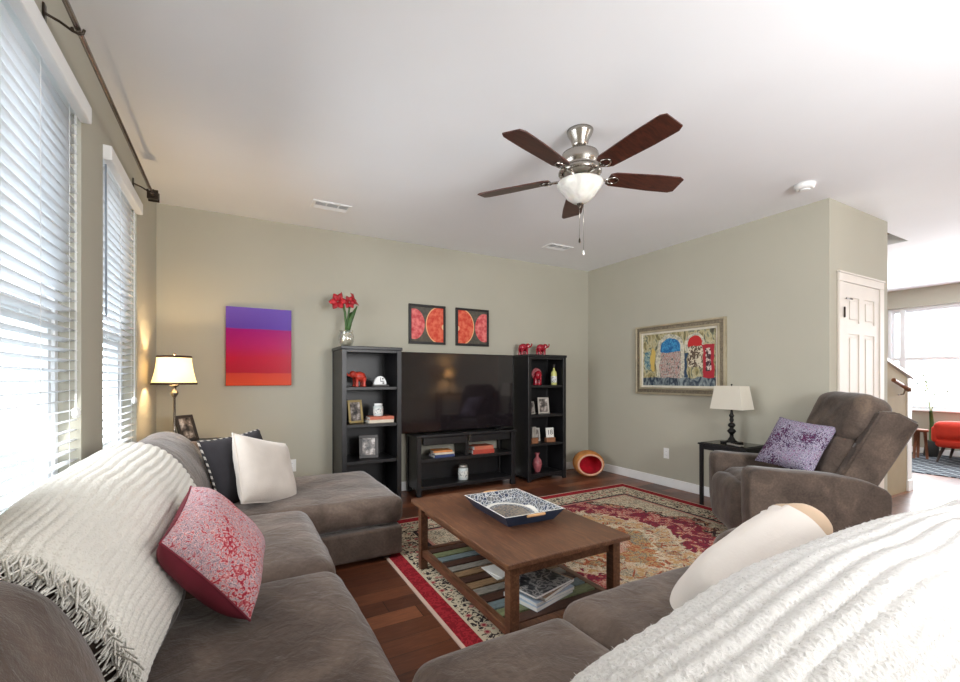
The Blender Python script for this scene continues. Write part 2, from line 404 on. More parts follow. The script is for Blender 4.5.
# ------------------------------------------------------------------ mesh helpers
class MB:
    def __init__(s): s.bm = bmesh.new()
    def _mark(s, faces, smooth, mi):
        for f in faces: f.smooth = smooth; f.material_index = mi
    def box(s, x0, x1, y0, y1, z0, z1, bev=0, rot=None, mi=0, seg=2):
        ret = bmesh.ops.create_cube(s.bm, size=1)
        vs = ret['verts']
        sx, sy, sz = x1 - x0, y1 - y0, z1 - z0
        c = Vector(((x0 + x1) / 2, (y0 + y1) / 2, (z0 + z1) / 2))
        for v in vs:
            p = Vector((v.co.x * sx, v.co.y * sy, v.co.z * sz))
            if rot is not None: p = rot @ p
            v.co = p + c
        fs = set(f for v in vs for f in v.link_faces)
        s._mark(fs, False, mi)
        if bev > 0:
            es = list(set(e for v in vs for e in v.link_edges))
            r = bmesh.ops.bevel(s.bm, geom=es, offset=bev, segments=seg, affect='EDGES', profile=.5)
            s._mark(r['faces'], False, mi)
        return s
    def grid(s, P, closed_u=False, closed_v=False, smooth=True, mi=0, flip=False):
        """P[i][j] -> faces"""
        nu, nv = len(P), len(P[0])
        vs = [[s.bm.verts.new(p) for p in row] for row in P]
        fs = []
        for i in range(nu if closed_u else nu - 1):
            for j in range(nv if closed_v else nv - 1):
                a, b = vs[i][j], vs[(i + 1) % nu][j]
                c, d = vs[(i + 1) % nu][(j + 1) % nv], vs[i][(j + 1) % nv]
                try: fs.append(s.bm.faces.new((a, d, c, b) if flip else (a, b, c, d)))
                except ValueError: pass
        s._mark(fs, smooth, mi)
        return vs
    def cap(s, ring, mi=0, smooth=False):
        try:
            f = s.bm.faces.new(ring); f.smooth = smooth; f.material_index = mi
        except ValueError: pass
    def lathe(s, prof, c=(0, 0, 0), n=24, mi=0, caps=True, rot=None, sx=1, sy=1, phase=0, smooth=True):
        c = Vector(c); P = []
        for r, z in prof:
            row = []
            for k in range(n):
                a = 2 * PI * k / n + phase
                p = Vector((r * math.cos(a) * sx, r * math.sin(a) * sy, z))
                if rot is not None: p = rot @ p
                row.append(p + c)
            P.append(row)
        vs = s.grid(P, closed_v=True, mi=mi, flip=True, smooth=smooth)
        if caps:
            s.cap(list(reversed(vs[0])), mi); s.cap(vs[-1], mi)
        return s
    def tube(s, pts, r, n=8, mi=0, closed=False, caps=True):
        pts = [Vector(p) for p in pts]; m = len(pts)
        rs = r if isinstance(r, (list, tuple)) else [r] * m
        P = []; prev = None
        for i, p in enumerate(pts):
            if closed: t = (pts[(i + 1) % m] - pts[i - 1])
            else: t = pts[min(i + 1, m - 1)] - pts[max(i - 1, 0)]
            t.normalize()
            if prev is None:
                up = Vector((0, 0, 1)) if abs(t.z) < .9 else Vector((1, 0, 0))
                a = t.cross(up).normalized()
            else:
                a = (prev - t * prev.dot(t)).normalized()
            prev = a; b = t.cross(a)
            P.append([p + (a * math.cos(2 * PI * k / n) + b * math.sin(2 * PI * k / n)) * rs[i] for k in range(n)])
        vs = s.grid(P, closed_u=closed, closed_v=True, mi=mi)
        if caps and not closed:
            s.cap(list(reversed(vs[0])), mi); s.cap(vs[-1], mi)
        return s
    def prism(s, poly, a0, a1, axis='y', mi=0, bev=0):
        """poly in the two other axes (x,z for y; y,z for x; x,y for z)"""
        def mk(p, a):
            if axis == 'y': return (p[0], a, p[1])
            if axis == 'x': return (a, p[0], p[1])
            return (p[0], p[1], a)
        A = [s.bm.verts.new(mk(p, a0)) for p in poly]; B = [s.bm.verts.new(mk(p, a1)) for p in poly]
        n = len(poly); fs = [s.bm.faces.new(A), s.bm.faces.new(list(reversed(B)))]
        for i in range(n): fs.append(s.bm.faces.new((A[i], B[i], B[(i + 1) % n], A[(i + 1) % n])))
        s._mark(fs, False, mi)
        bmesh.ops.recalc_face_normals(s.bm, faces=fs)
        if bev:
            es = list(set(e for f in fs for e in f.edges))
            r = bmesh.ops.bevel(s.bm, geom=es, offset=bev, segments=3, affect='EDGES')
            s._mark(r['faces'], True, mi)
        return s
    def ball(s, c, rx, ry=None, rz=None, seg=14, mi=0, rot=None):
        ry = rx if ry is None else ry; rz = rx if rz is None else rz
        prof = []
        for i in range(seg // 2 + 1):
            a = -PI / 2 + PI * i / (seg // 2)
            prof.append((max(1e-4, math.cos(a)), math.sin(a)))
        c = Vector(c); P = []
        for r, z in prof:
            row = []
            for k in range(seg):
                a = 2 * PI * k / seg
                p = Vector((r * math.cos(a) * rx, r * math.sin(a) * ry, z * rz))
                if rot is not None: p = rot @ p
                row.append(p + c)
            P.append(row)
        vs = s.grid(P, closed_v=True, mi=mi, flip=True)
        s.cap(list(reversed(vs[0])), mi); s.cap(vs[-1], mi)
        return s
    def soft(s, x0, x1, y0, y1, z0, z1, r=.05, n=18, crown=0, rot=None, wr=0, seed=0, mi=0, sq=0):
        """rounded upholstered block; crown bulges every broad face, wr wrinkles it"""
        c = Vector(((x0 + x1) / 2, (y0 + y1) / 2, (z0 + z1) / 2)); h = Vector(((x1 - x0) / 2, (y1 - y0) / 2, (z1 - z0) / 2))
        t = bmesh.new(); bmesh.ops.create_grid(t, x_segments=1, y_segments=1, size=1); t.free()
        rr = min(r, min(h) * .98)
        def samples(hh):
            e = [-(hh) + rr * (1 - math.cos(a * PI / 10)) * 1.0 for a in range(0, 6)]
            mid = max(2, int(n * hh / max(h)))
            core = [(-hh + rr) + (2 * (hh - rr)) * i / mid for i in range(1, mid)]
            return e + core + [-v for v in reversed(e)]
        S = [samples(h[i]) for i in range(3)]
        def shape(p):
            q = Vector([max(-(h[i] - rr), min(h[i] - rr, p[i])) for i in range(3)])
            d = p - q
            if d.length > 1e-9: d = d.normalized() * rr
            o = q + d
            if crown:
                u = [o[i] / h[i] for i in range(3)]
                k = [(1 - u[i] ** 4) for i in range(3)]
                o = o + Vector((u[0] ** 3 * k[1] * k[2], u[1] ** 3 * k[0] * k[2], u[2] ** 3 * k[0] * k[1])) * crown
            if wr:
                nn = noise.noise_vector((o + c + Vector((seed, seed, 0))) * 5.0)
                n2 = noise.noise_vector((o + c + Vector((seed, 0, seed))) * 13.0)
                o = o + nn * wr + n2 * wr * .4
            if rot is not None: o = rot @ o
            return o + c
        start = len(s.bm.verts)
        newv = []
        for ax in range(3):
            i1, i2 = (ax + 1) % 3, (ax + 2) % 3
            for sg in (-1, 1):
                P = []
                for a in S[i1]:
                    row = []
                    for b in S[i2]:
                        p = Vector((0, 0, 0)); p[ax] = sg * h[ax]; p[i1] = a; p[i2] = b
                        row.append(shape(p))
                    P.append(row)
                g = s.grid(P, mi=mi, flip=(sg < 0))
                for row in g: newv += row
        bmesh.ops.remove_doubles(s.bm, verts=newv, dist=1e-5)
        return s
    def build(s, name, mats, parent=None, loc=None, solid=0, sub=0):
        me = bpy.data.meshes.new(name)
        s.bm.to_mesh(me); s.bm.free()
        o = bpy.data.objects.new(name, me); COL.objects.link(o)
        for m in (mats if isinstance(mats, (list, tuple)) else [mats]):
            me.materials.append(M[m] if isinstance(m, str) else m)
        if parent is not None: o.parent = parent
        if loc is not None: o.location = loc
        if solid:
            md = o.modifiers.new('solid', 'SOLIDIFY'); md.thickness = solid; md.offset = 1
        if sub:
            md = o.modifiers.new('sub', 'SUBSURF'); md.levels = sub; md.render_levels = sub
        return o

def tag(o, label, cat, group=None):
    o['label'] = label; o['category'] = cat
    if group: o['group'] = group
    return o
def thing(name, label, cat, loc=(0, 0, 0), rotz=0, group=None):
    o = bpy.data.objects.new(name, None); COL.objects.link(o); o.empty_display_size = .1
    o.location = loc; o.rotation_euler = (0, 0, rotz)
    return tag(o, label, cat, group)
def struct(o): o['kind'] = 'structure'; return o
def dup(root, loc=None, rotz=None, label=None):
    r = root.copy(); COL.objects.link(r)
    if loc is not None: r.location = loc
    if rotz is not None: r.rotation_euler = (0, 0, rotz)
    if label: r['label'] = label
    for ch in list(root.children):
        c = ch.copy(); COL.objects.link(c); c.parent = r
        for g in list(ch.children):
            d = g.copy(); COL.objects.link(d); d.parent = c
    return r
def RXm(d): return Matrix.Rotation(math.radians(d), 3, 'X')
def RYm(d): return Matrix.Rotation(math.radians(d), 3, 'Y')
def RZm(d): return Matrix.Rotation(math.radians(d), 3, 'Z')

def catmull(pts, n):
    """resample a polyline of 2D points smoothly, equal arc length"""
    P = [pts[0]] + list(pts) + [pts[-1]]; out = []
    for i in range(1, len(P) - 2):
        for k in range(12):
            t = k / 12; p0, p1, p2, p3 = P[i - 1], P[i], P[i + 1], P[i + 2]
            out.append(tuple(.5 * (2 * p1[j] + (p2[j] - p0[j]) * t + (2 * p0[j] - 5 * p1[j] + 4 * p2[j] - p3[j]) * t * t +
                                   (3 * p1[j] - p0[j] - 3 * p2[j] + p3[j]) * t ** 3) for j in range(2)))
    out.append(tuple(pts[-1]))
    L = [0]
    for a, b in zip(out, out[1:]): L.append(L[-1] + math.hypot(b[0] - a[0], b[1] - a[1]))
    res = []; j = 0
    for k in range(n):
        d = L[-1] * k / (n - 1)
        while j < len(out) - 2 and L[j + 1] < d: j += 1
        t = (d - L[j]) / max(1e-9, L[j + 1] - L[j])
        res.append((out[j][0] + (out[j + 1][0] - out[j][0]) * t, out[j][1] + (out[j + 1][1] - out[j][1]) * t))
    return res, L[-1]

# ------------------------------------------------------------------ room shell
XL, XR, YB, ZC = -.595, 4.32, 4.63, 2.74
XD, YD, XF, YN = 5.47, 1.77, 9.9, -3.2
b = MB(); b.box(-.8, XF + .2, YN - .2, YB + .2, -.1, 0); struct(b.build('floor', 'floor'))
b = MB()                                            # ceiling with the stairwell opening
b.box(-.8, XF + .2, YN - .2, 1.90, ZC, ZC + .12); b.box(-.8, XD + .03, 1.90, YB + .2, ZC, ZC + .12)
b.box(6.42, XF + .2, 1.90, YB + .2, ZC, ZC + .12)
struct(b.build('ceiling', 'ceiling_paint'))
b = MB(); b.box(6.42, 6.52, 1.9, 4.6, ZC + .121, 4.6); b.box(XD - .1, 6.42, 1.78, 1.9, ZC + .121, 4.6)
b.box(XD - .1, 6.52, 4.6, 4.7, ZC + .121, 4.6); b.box(XD - .2, XD - .1, 1.8, 4.7, ZC + .121, 4.6); b.box(XD - .2, 6.52, 1.8, 4.7, 4.6, 4.7)
struct(b.build('wall_stairwell', 'tan_wall'))
W1, W2, WZ0, WZ1 = (1.68, 2.54), (2.90, 3.77), .55, 2.44
b = MB(); XO = XL - .15
for y0, y1 in ((YN, W1[0]), (W1[1], W2[0]), (W2[1], YB)): b.box(XO, XL, y0, y1, 0, ZC)
for y0, y1 in (W1, W2): b.box(XO, XL, y0, y1, 0, WZ0); b.box(XO, XL, y0, y1, WZ1, ZC)
struct(b.build('wall_left', 'wall_paint'))
b = MB(); b.box(XO, XR, YB, YB + .12, 0, ZC); struct(b.build('wall_back', 'wall_paint'))
b = MB(); b.box(XR, XR + .11, YD + .11, YB + .12, 0, ZC); b.box(XR, XD, YD, YD + .11, 0, ZC); struct(b.build('wall_right', 'wall_paint'))
b = MB(); b.box(XO, XF, YN - .12, YN, 0, ZC); struct(b.build('wall_near', 'wall_paint'))
b = MB(); b.box(XR + .11, XF, YB, YB + .12, 0, ZC); struct(b.build('wall_hall', 'wall_paint'))
FW = (.5, 3.22, .70, 2.44)
b = MB(); b.box(XF, XF + .15, YN, FW[0], 0, ZC); b.box(XF, XF + .15, FW[1], YB, 0, ZC)
b.box(XF, XF + .15, FW[0], FW[1], 0, FW[2]); b.box(XF, XF + .15, FW[0], FW[1], FW[3], ZC)
struct(b.build('wall_far', 'wall_paint'))
def base(name, x0, x1, y0, y1):
    b = MB(); b.box(x0, x1, y0, y1, .0005, .10, .003)
    struct(b.build(name, 'white_trim'))
base('baseboard_back', XL + .016, XR - .016, YB - .015, YB - .0005)
base('baseboard_right', XR - .015, XR - .0005, YD, YB - .016)
base('baseboard_left', XL + .0005, XL + .015, YN, YB - .016)
base('baseboard_far', XF - .015, XF - .0005, YN, YB)

def win(name, y0, y1, z0, z1, x_in, sgn, mull=()):
    """double-hung vinyl window set in the wall; x_in = room side plane, sgn = +1 when the outside is at +x"""
    r = bpy.data.objects.new(name, None); COL.objects.link(r); struct(r)
    def X(a, b_): return (x_in + sgn * a, x_in + sgn * b_) if sgn > 0 else (x_in + sgn * b_, x_in + sgn * a)
    b = MB(); xa, xb = X(.075, .14)
    for p in ((y0, y0 + .04, z0, z1), (y1 - .04, y1, z0, z1), (y0 + .0405, y1 - .0405, z0, z0 + .04), (y0 + .0405, y1 - .0405, z1 - .04, z1)): b.box(xa, xb, *p, .004)
    for mm in mull: b.box(xa, xb, mm - .035, mm + .035, z0 + .0405, z1 - .0405, .004)
    b.build('window_frame', 'vinyl', r)
    zm = z0 + (z1 - z0) * .5
    for nm, za, zb, off in (('upper_sash', zm - .03, z1 - .03, .11), ('lower_sash', z0 + .03, zm + .03, .085)):
        b = MB(); xa, xb = X(off, off + .022)
        cells = [y0 + .035] + list(mull) + [y1 - .035]
        for ya, yb in zip(cells, cells[1:]):
            for p in ((ya, ya + .045, za, zb), (yb - .045, yb, za, zb), (ya + .0455, yb - .0455, za, za + .05), (ya + .0455, yb - .0455, zb - .05, zb)): b.box(xa, xb, *p, .003)
        sh = b.build(nm, 'vinyl', r)
        g = MB(); xa, xb = X(off + .009, off + .013); g.box(xa, xb, y0 + .05, y1 - .05, za + .04, zb - .04); g.build('pane', 'glass', sh)
    b = MB(); xa, xb = X(-.03, .08); b.box(xa, xb, y0 - .02 if False else y0 + .001, y1 - .001, z0, z0 + .022, .004); b.build('window_sill', 'white_trim', r)
    return r
win('window_1', *W1, WZ0, WZ1, XL, -1)
win('window_2', *W2, WZ0, WZ1, XL, -1)
win('window_3', FW[0], FW[1], FW[2], FW[3], XF, 1, (1.35, 3.05 - .02))

def blind(y0, y1, label):
    t = thing('window_blind', label, 'blind', (XL - .035, (y0 + y1) / 2, WZ0 + .03), 0, 'white slatted window blinds')
    hw = (y1 - y0) / 2 - .003; top = WZ1 - WZ0 - .034
    b = MB(); b.box(-.022, .03, -hw, hw, top - .05, top - .002, .003); b.build('headrail', 'white_plastic', t)
    b = MB(); b.box(.031, .072, -hw - .004, hw + .004, top - .078, top - .001, .006); b.build('valance', 'white_plastic', t)
    b = MB(); z = .04; tilt = math.radians(9)
    while z < top - .07:
        pr = []
        for k in range(5):
            u = -1 + k / 2.0
            x = u * .025; pr.append((x * math.cos(tilt), z + x * math.sin(tilt) + .003 * (1 - u * u)))
        b.grid([[(p[0], -hw, p[1]) for p in pr], [(p[0], hw, p[1]) for p in pr]], smooth=True)
        z += .043
    b.build('slats', 'blind_slat', t, solid=.0022)
    b = MB(); b.box(-.025, .025, -hw, hw, .004, .022, .005); b.build('bottom_rail', 'white_plastic', t)
    b = MB()
    for yy in (-hw * .72, 0, hw * .72):
        for xx in (-.027, .027): b.box(xx - .0006, xx + .0006, yy - .002, yy + .002, .02, top - .05)
    b.build('ladder_tape', 'white_plastic', t)
    b = MB(); b.tube([(.034, -hw + .06, top - .08), (.036, -hw + .06, .98)], .0045, 8); b.build('tilt_wand', 'wand_grey', t)
    b = MB()
    for dy in (-.008, .008): b.tube([(.034, hw - .07 + dy, top - .08), (.035, hw - .07 + dy, .52)], .0014, 6)
    cd = b.build('pull_cord', 'white_plastic', t)
    b = MB()
    for dy in (-.013, .013): b.lathe([(.002, 0), (.011, -.01), (.013, -.03), (.006, -.045)][::-1], (.036, hw - .07 + dy, .53), 10)
    b.build('cord_tassel', 'white_plastic', cd)
blind(*W1, 'white slatted blind on the window nearest the camera at left edge')
blind(*W2, 'white slatted blind on the window nearer the lit table lamp')

t = thing('curtain_rod', 'bare dark metal curtain rod mounted above both windows', 'curtain rod', (-.50, 0, 2.50))
b = MB(); b.tube([(0, .9, 0), (0, 3.72, 0)], .0095, 12); b.build('rod', 'nickel_dark', t)
b = MB(); b.lathe([(.012, 0), (.014, .01), (.014, .02)], (0, 3.70, 0), 12, rot=RXm(-90)); b.box(-.025, .025, 3.725, 3.79, -.025, .025, .006); b.box(-.032, .032, 3.722, 3.735, -.032, .032, .002); b.box(-.032, .032, 3.78, 3.79, -.032, .032, .002); b.build('finial', 'bronze', t)
for yy in (2.10, 3.64):
    b = MB(); b.box(-.094, -.087, yy - .012, yy + .012, -.01, .055, .002)
    b.tube([(-.088, yy, .022), (-.05, yy, .008), (-.015, yy, -.012), (0, yy, -.016)], .005, 8)
    b.tube([(-.017, yy, 0), (-.013, yy, -.012), (0, yy, -.017), (.013, yy, -.012), (.017, yy, .004)], .005, 8)
    b.build('bracket', 'bronze', t)

# door in the stub wall
d = bpy.data.objects.new('door_1', None); COL.objects.link(d); struct(d)
b = MB(); yb = YD - .0005
DX0, DX1, DZ = 4.525, 5.25, 2.065
for x0, x1, z0, z1 in ((DX0 - .075, DX0, 0, DZ - .001), (DX1, DX1 + .09, 0, DZ - .001)): b.box(x0, x1, yb - .02, yb, z0, z1, .005)
b.box(DX0 - .075, DX1 + .09, yb - .02, yb, DZ, DZ + .07, .005); b.box(DX0 - .085, DX1 + .10, yb - .026, yb, DZ + .0705, DZ + .085, .004)
b.build('door_frame', 'door_paint', d)
b = MB()
px = [(DX0 + .105, DX0 + .31), (DX0 + .415, DX0 + .62)]; pz = [(.2, .78), (.92, 1.62), (1.72, 1.94)]
ys, ysf = yb - .004, yb - .012
zs = [0.01, .2, .78, .92, 1.62, 1.72, 1.94, DZ - .003]; xs = [DX0 + .003, px[0][0], px[0][1], px[1][0], px[1][1], DX1 - .003]
b.box(xs[0], xs[-1], ys, yb, zs[0], zs[-1])
for i in range(0, 7, 2): b.box(xs[0], xs[-1], ysf, ys, zs[i], zs[i + 1])
for a, c in ((0, 1), (2, 3), (4, 5)):
    for z0, z1 in pz: b.box(xs[a], xs[c], ysf, ys, z0, z1)
for x0, x1 in px:
    for z0, z1 in pz: b.box(x0 + .03, x1 - .03, ysf + .001, ys, z0 + .03, z1 - .03, .006)
sl = b.build('door_slab', 'door_paint', d)
for zz in (1.80, 1.06, .25):
    b = MB(); b.tube([(DX0 - .002, yb - .026, zz - .045), (DX0 - .002, yb - .026, zz + .045)], .007, 8); b.box(DX0 - .004, DX0 + .025, yb - .024, yb - .02, zz - .04, zz + .04); b.build('hinge', 'bronze', d)
b = MB(); b.tube([(DX0 + .02, yb - .03, 1.92), (DX0 + .12, yb - .034, 1.92)], .006, 8); b.build('door_closer', 'bronze', d)

# ceiling fittings
def vent(x, y, label, rz=0):
    t = thing('ceiling_vent', label, 'vent', (x, y, ZC), rz, 'white ceiling vents')
    b = MB()
    for p in ((-.16, .16, -.09, -.07), (-.16, .16, .07, .09), (-.16, -.135, -.0695, .0695), (.135, .16, -.0695, .0695)): b.box(*p, -.008, -.0005, .002)
    b.build('vent_frame', 'white_trim', t)
    b = MB(); b.box(-.135, .135, -.07, .07, -.002, -.0005); b.build('duct', 'duct_dark', t)
    b = MB()
    for k in range(9): b.box(-.135, .135, -.066 + k * .0165 - .005, -.066 + k * .0165 + .005, -.0065, -.005, rot=RXm(35 if k < 5 else -35))
    b.box(-.05, -.043, -.07, .07, -.008, -.003); b.box(.05, .057, -.07, .07, -.008, -.003)
    b.build('louvre', 'white_trim', t)
vent(.73, 3.98, 'white ceiling vent nearer the left wall above the lamp')
vent(3.22, 3.95, 'white ceiling vent beyond the fan pull chain')
t = thing('smoke_detector', 'round white smoke detector on the ceiling by the wall corner', 'smoke detector', (3.854, 1.74, ZC))
b = MB(); b.lathe([(.05, -.042), (.062, -.036), (.068, -.02), (.072, -.0005)], n=28); b.build('detector_body', 'white_plastic', t)
b = MB(); b.lathe([(.03, -.05), (.036, -.042)], n=20); b.build('sensor_cap', 'white_trim', t)
def outlet(loc, rz, label):
    t = thing('wall_outlet', label, 'outlet', loc, rz, 'white wall outlets')
    b = MB(); b.box(-.036, .036, -.007, -.0005, -.06, .06, .003); b.build('cover_plate', 'white_plastic', t)
    for z in (-.022, .022):
        b = MB(); b.box(-.016, .016, -.009, -.0071, z - .014, z + .014, .002); s_ = b.build('socket', 'white_trim', t)
        b = MB(); b.box(-.007, -.005, -.0096, -.0091, z - .003, z + .007); b.box(.005, .007, -.0096, -.0091, z - .003, z + .007); b.build('slot', 'dark_frame', s_)
outlet((.48, YB, .385), 0, 'white outlet behind the chaise on the back wall')
outlet((XR, 3.35, .378), -PI / 2, 'white outlet on the right wall below the street painting')

# ------------------------------------------------------------------ ceiling fan
t = thing('ceiling_fan', 'five blade brushed nickel ceiling fan with dark wood blades and frosted bowl', 'ceiling fan', (1.832, 2.035, ZC))
b = MB(); b.lathe([(.022, -.105), (.042, -.10), (.047, -.085), (.054, -.055), (.074, -.02), (.08, -.0005)], n=28); b.build('canopy', 'nickel', t)
b = MB(); b.lathe([(.013, -.145), (.013, -.09)], n=14); b.build('downrod', 'nickel', t)
b = MB(); b.lathe([(.05, -.29), (.085, -.285), (.118, -.272), (.13, -.258), (.128, -.246), (.112, -.236), (.104, -.225), (.104, -.215), (.112, -.205), (.114, -.165), (.108, -.142), (.06, -.132), (.014, -.13)], n=32)
mo = b.build('motor_housing', 'nickel', t)
b = MB(); b.lathe([(.05, -.315), (.062, -.31), (.066, -.30), (.05, -.2901)], n=24); b.build('switch_housing', 'bronze', t)
b = MB(); b.lathe([(.012, -.44), (.045, -.432), (.08, -.405), (.115, -.36), (.138, -.325), (.134, -.3155), (.06, -.3155)], n=32); b.build('light_bowl', 'frosted', t)
b = MB(); b.lathe([(.003, -.475), (.010, -.468), (.007, -.458), (.016, -.452), (.02, -.443), (.012, -.439)], n=14); b.build('bowl_finial', 'bronze', t)
for dx, ln, pm in ((-.012, .20, 'bronze'), (.02, .27, 'white_plastic')):
    b = MB(); b.tube([(dx, -.01, -.455), (dx, -.01, -.455 - ln)], .0013, 6); pc = b.build('pull_chain', 'nickel', t)
    b = MB(); b.lathe([(.004, -.03), (.0065, -.024), (.005, -.008), (.002, 0)], (dx, -.01, -.455 - ln), 10); b.build('pull_knob', pm, pc)
for k in range(5):
    a = math.radians(57.6 + 72 * k - 4); R = Matrix.Rotation(a, 3, 'Z'); T = RXm(-12)
    b = MB(); zc = -.275
    out = []
    L0, L1 = .185, .665
    for i in range(17):
        u = i / 16; x = L0 + (L1 - L0) * u; hw = .058 + .016 * min(1, u * 1.6)
        if u > .93: hw *= math.sqrt(max(.0, 1 - ((u - .93) / .07) ** 2)) * .22 + .78
        if u < .06: hw *= .75 + .25 * u / .06
        out.append((x, hw))
    top = [Vector((x, h_, .004)) for x, h_ in out]; P = []
    ring_u = [Vector((x, h_, 0)) for x, h_ in out] + [Vector((x, -h_, 0)) for x, h_ in reversed(out)]
    A = [b.bm.verts.new(R @ (T @ (p + Vector((0, 0, .0035)))) + Vector((0, 0, zc))) for p in ring_u]
    B = [b.bm.verts.new(R @ (T @ (p - Vector((0, 0, .0035)))) + Vector((0, 0, zc))) for p in ring_u]
    b.cap(A); b.cap(list(reversed(B)))
    for i in range(len(A)): b.cap([A[i - 1], B[i - 1], B[i], A[i]])
    bl = b.build('blade', 'blade', t)
    b = MB()
    def tp(p): return R @ (T @ Vector(p)) + Vector((0, 0, zc))
    b.tube([R @ Vector((.08, 0, -.015)) + Vector((0, 0, zc)), R @ Vector((.13, 0, -.012)) + Vector((0, 0, zc)), tp((.19, 0, -.008))], [.012, .009, .007], 8)
    for sgn in (-1, 1):
        b.tube([tp((.165, 0, -.010)), tp((.19, sgn * .022, -.010)), tp((.215, sgn * .03, -.009)), tp((.24, sgn * .018, -.008)), tp((.25, 0, -.008))], .005, 8)
    b.build('blade_bracket', 'nickel', bl)

# ------------------------------------------------------------------ rug
b = MB(); b.box(-RX, RX, -RY, RY, 0, .011, .003)
rug = tag(b.build('area_rug', 'rug', loc=(2.42, 2.44, 0.0005)), 'red and gold patterned oriental rug under the coffee table', 'rug')
ZR = .0125

# ------------------------------------------------------------------ sectional sofa
so = thing('sectional_sofa', 'large brown microfiber sectional sofa with chaise along the windows', 'sofa')
b = MB()
b.box(-.56, .34, .22, 2.86, .05, .235, .02); b.box(.34, 1.70, .22, 1.12, .05, .235, .02)
b.build('base_frame', 'sofa', so)
b = MB(); b.box(-.57, 1.0, 2.885, 3.93, .035, .225, .015); b.build('chaise_base', 'sofa', so)
b = MB(); b.box(-.575, -.44, .22, 3.70, .2355, .72, .03); b.box(-.43, 1.72, .20, .30, .2355, .72, .03); b.build('back_frame', 'sofa', so)
def seat(x0, x1, y0, y1, z1, seed, r=.075):
    b = MB(); b.soft(x0, x1, y0, y1, .238, z1, r, 22, .016, wr=.006, seed=seed); return b.build('seat_cushion', 'sofa', so)
seat(-.435, .395, .32, 1.965, .425, 1)
seat(-.435, .385, 1.975, 2.905, .435, 3)
seat(.405, .965, .31, 1.155, .455, 5, .065)
seat(.975, 1.715, .31, 1.20, .465, 8, .065)
b = MB(); b.soft(-.575, 1.025, 2.915, 3.95, .228, .415, .06, 26, .012, wr=.005, seed=11); b.build('chaise_cushion', 'sofa', so)
b = MB(); b.soft(1.73, 1.985, .18, 1.16, .05, .60, .10, 20, .01, wr=.003, seed=2); am = b.build('arm', 'sofa', so)
b = MB(); b.soft(-.57, .03, 3.74, 3.94, .425, .745, .085, 20, .02, wr=.006, seed=4); b.build('arm', 'sofa', so)
for x, y in ((.9, 2.95), (.9, 3.86), (-.5, 3.86), (-.5, .3), (1.6, .3), (1.6, 1.05)):
    b = MB(); b.box(x - .03, x + .03, y - .03, y + .03, ZR if (x > .89 and y > 1.2) else .001, .06, .004); b.build('foot', 'dark_wood_leg', so)
PROF = [(.075, .44), (.005, .60), (.0, .74), (.02, .85), (.07, .925), (.15, .948), (.235, .918), (.315, .835), (.385, .70), (.425, .56), (.42, .45)]
PROF = [(a, .44 + (c - .44) * .935) for a, c in PROF]
CEN = (.21, .64)
def loft(b, y0, y1, fn, r=.13, k=.30, n=44, seed=0, hs=1.0, wr=.008):
    prof, L = catmull(PROF + [(.25, .43), (.12, .43), PROF[0]], 64); prof = prof[:-1]
    P = []
    for i in range(n + 1):
        u = i / n
        y = y0 + (y1 - y0) * (.5 - .5 * math.cos(PI * u))
        e = min(y - y0, y1 - y)
        s_ = 1 - (k * (1 - math.sqrt(max(0, 1 - (1 - min(e, r) / r) ** 2))))
        row = []
        for p in prof:
            q = (CEN[0] + (p[0] - CEN[0]) * s_, CEN[1] + (p[1] - CEN[1]) * s_)
            if q[1] > .66: q = (q[0], .66 + (q[1] - .66) * hs)
            v = Vector(fn(q[0], y, q[1]))
            nn = noise.noise_vector(Vector((v.x * 5 + seed, v.y * 5, v.z * 5))) + .5 * noise.noise_vector(Vector((v.x * 12, v.y * 12 + seed, v.z * 12)))
            row.append(v + nn * wr)
        P.append(row)
    vs = b.grid(P, closed_v=True)
    b.cap(vs[0], smooth=True); b.cap(list(reversed(vs[-1])), smooth=True)
    bmesh.ops.recalc_face_normals(b.bm, faces=b.bm.faces)
def sstep(x): x = max(0, min(1, x)); return x * x * (3 - 2 * x)
def LF(u, v, z):
    k = sstep((2.05 - v) / .8)
    return (-.572 + u - .065 * k * max(0, u - .08) / .34, v, z - .05 * k * max(0, z - .44) / .5)
NF = lambda u, v, z: (v, .195 + u, z)
for y0, y1, sd, hs in ((.55, 1.248, 1, 1.02), (1.25, 1.93, 2, 1), (1.935, 2.62, 3, 1), (2.625, 3.72, 4, .86)):
    b = MB(); loft(b, y0, y1, LF, seed=sd * 7, hs=hs, r=.18 if sd == 1 else .13, k=.40 if sd == 1 else .3); b.build('back_cushion', 'sofa', so)
def dipR(x, s): return .012 + .055 * sstep((.90 - x) / .45) + .03 * sstep((x - 1.3) / .5)
for x0, x1, sd in ((.40, 1.05, 5), (1.055, 1.72, 6)):
    b = MB(); loft(b, x0, x1, (lambda u, v, z: (v, .195 + u, z - max(0, z - .44) / .5 * dipR(v, 0))), seed=sd * 7, hs=.95, k=.34, r=.16); b.build('back_cushion', 'sofa', so)

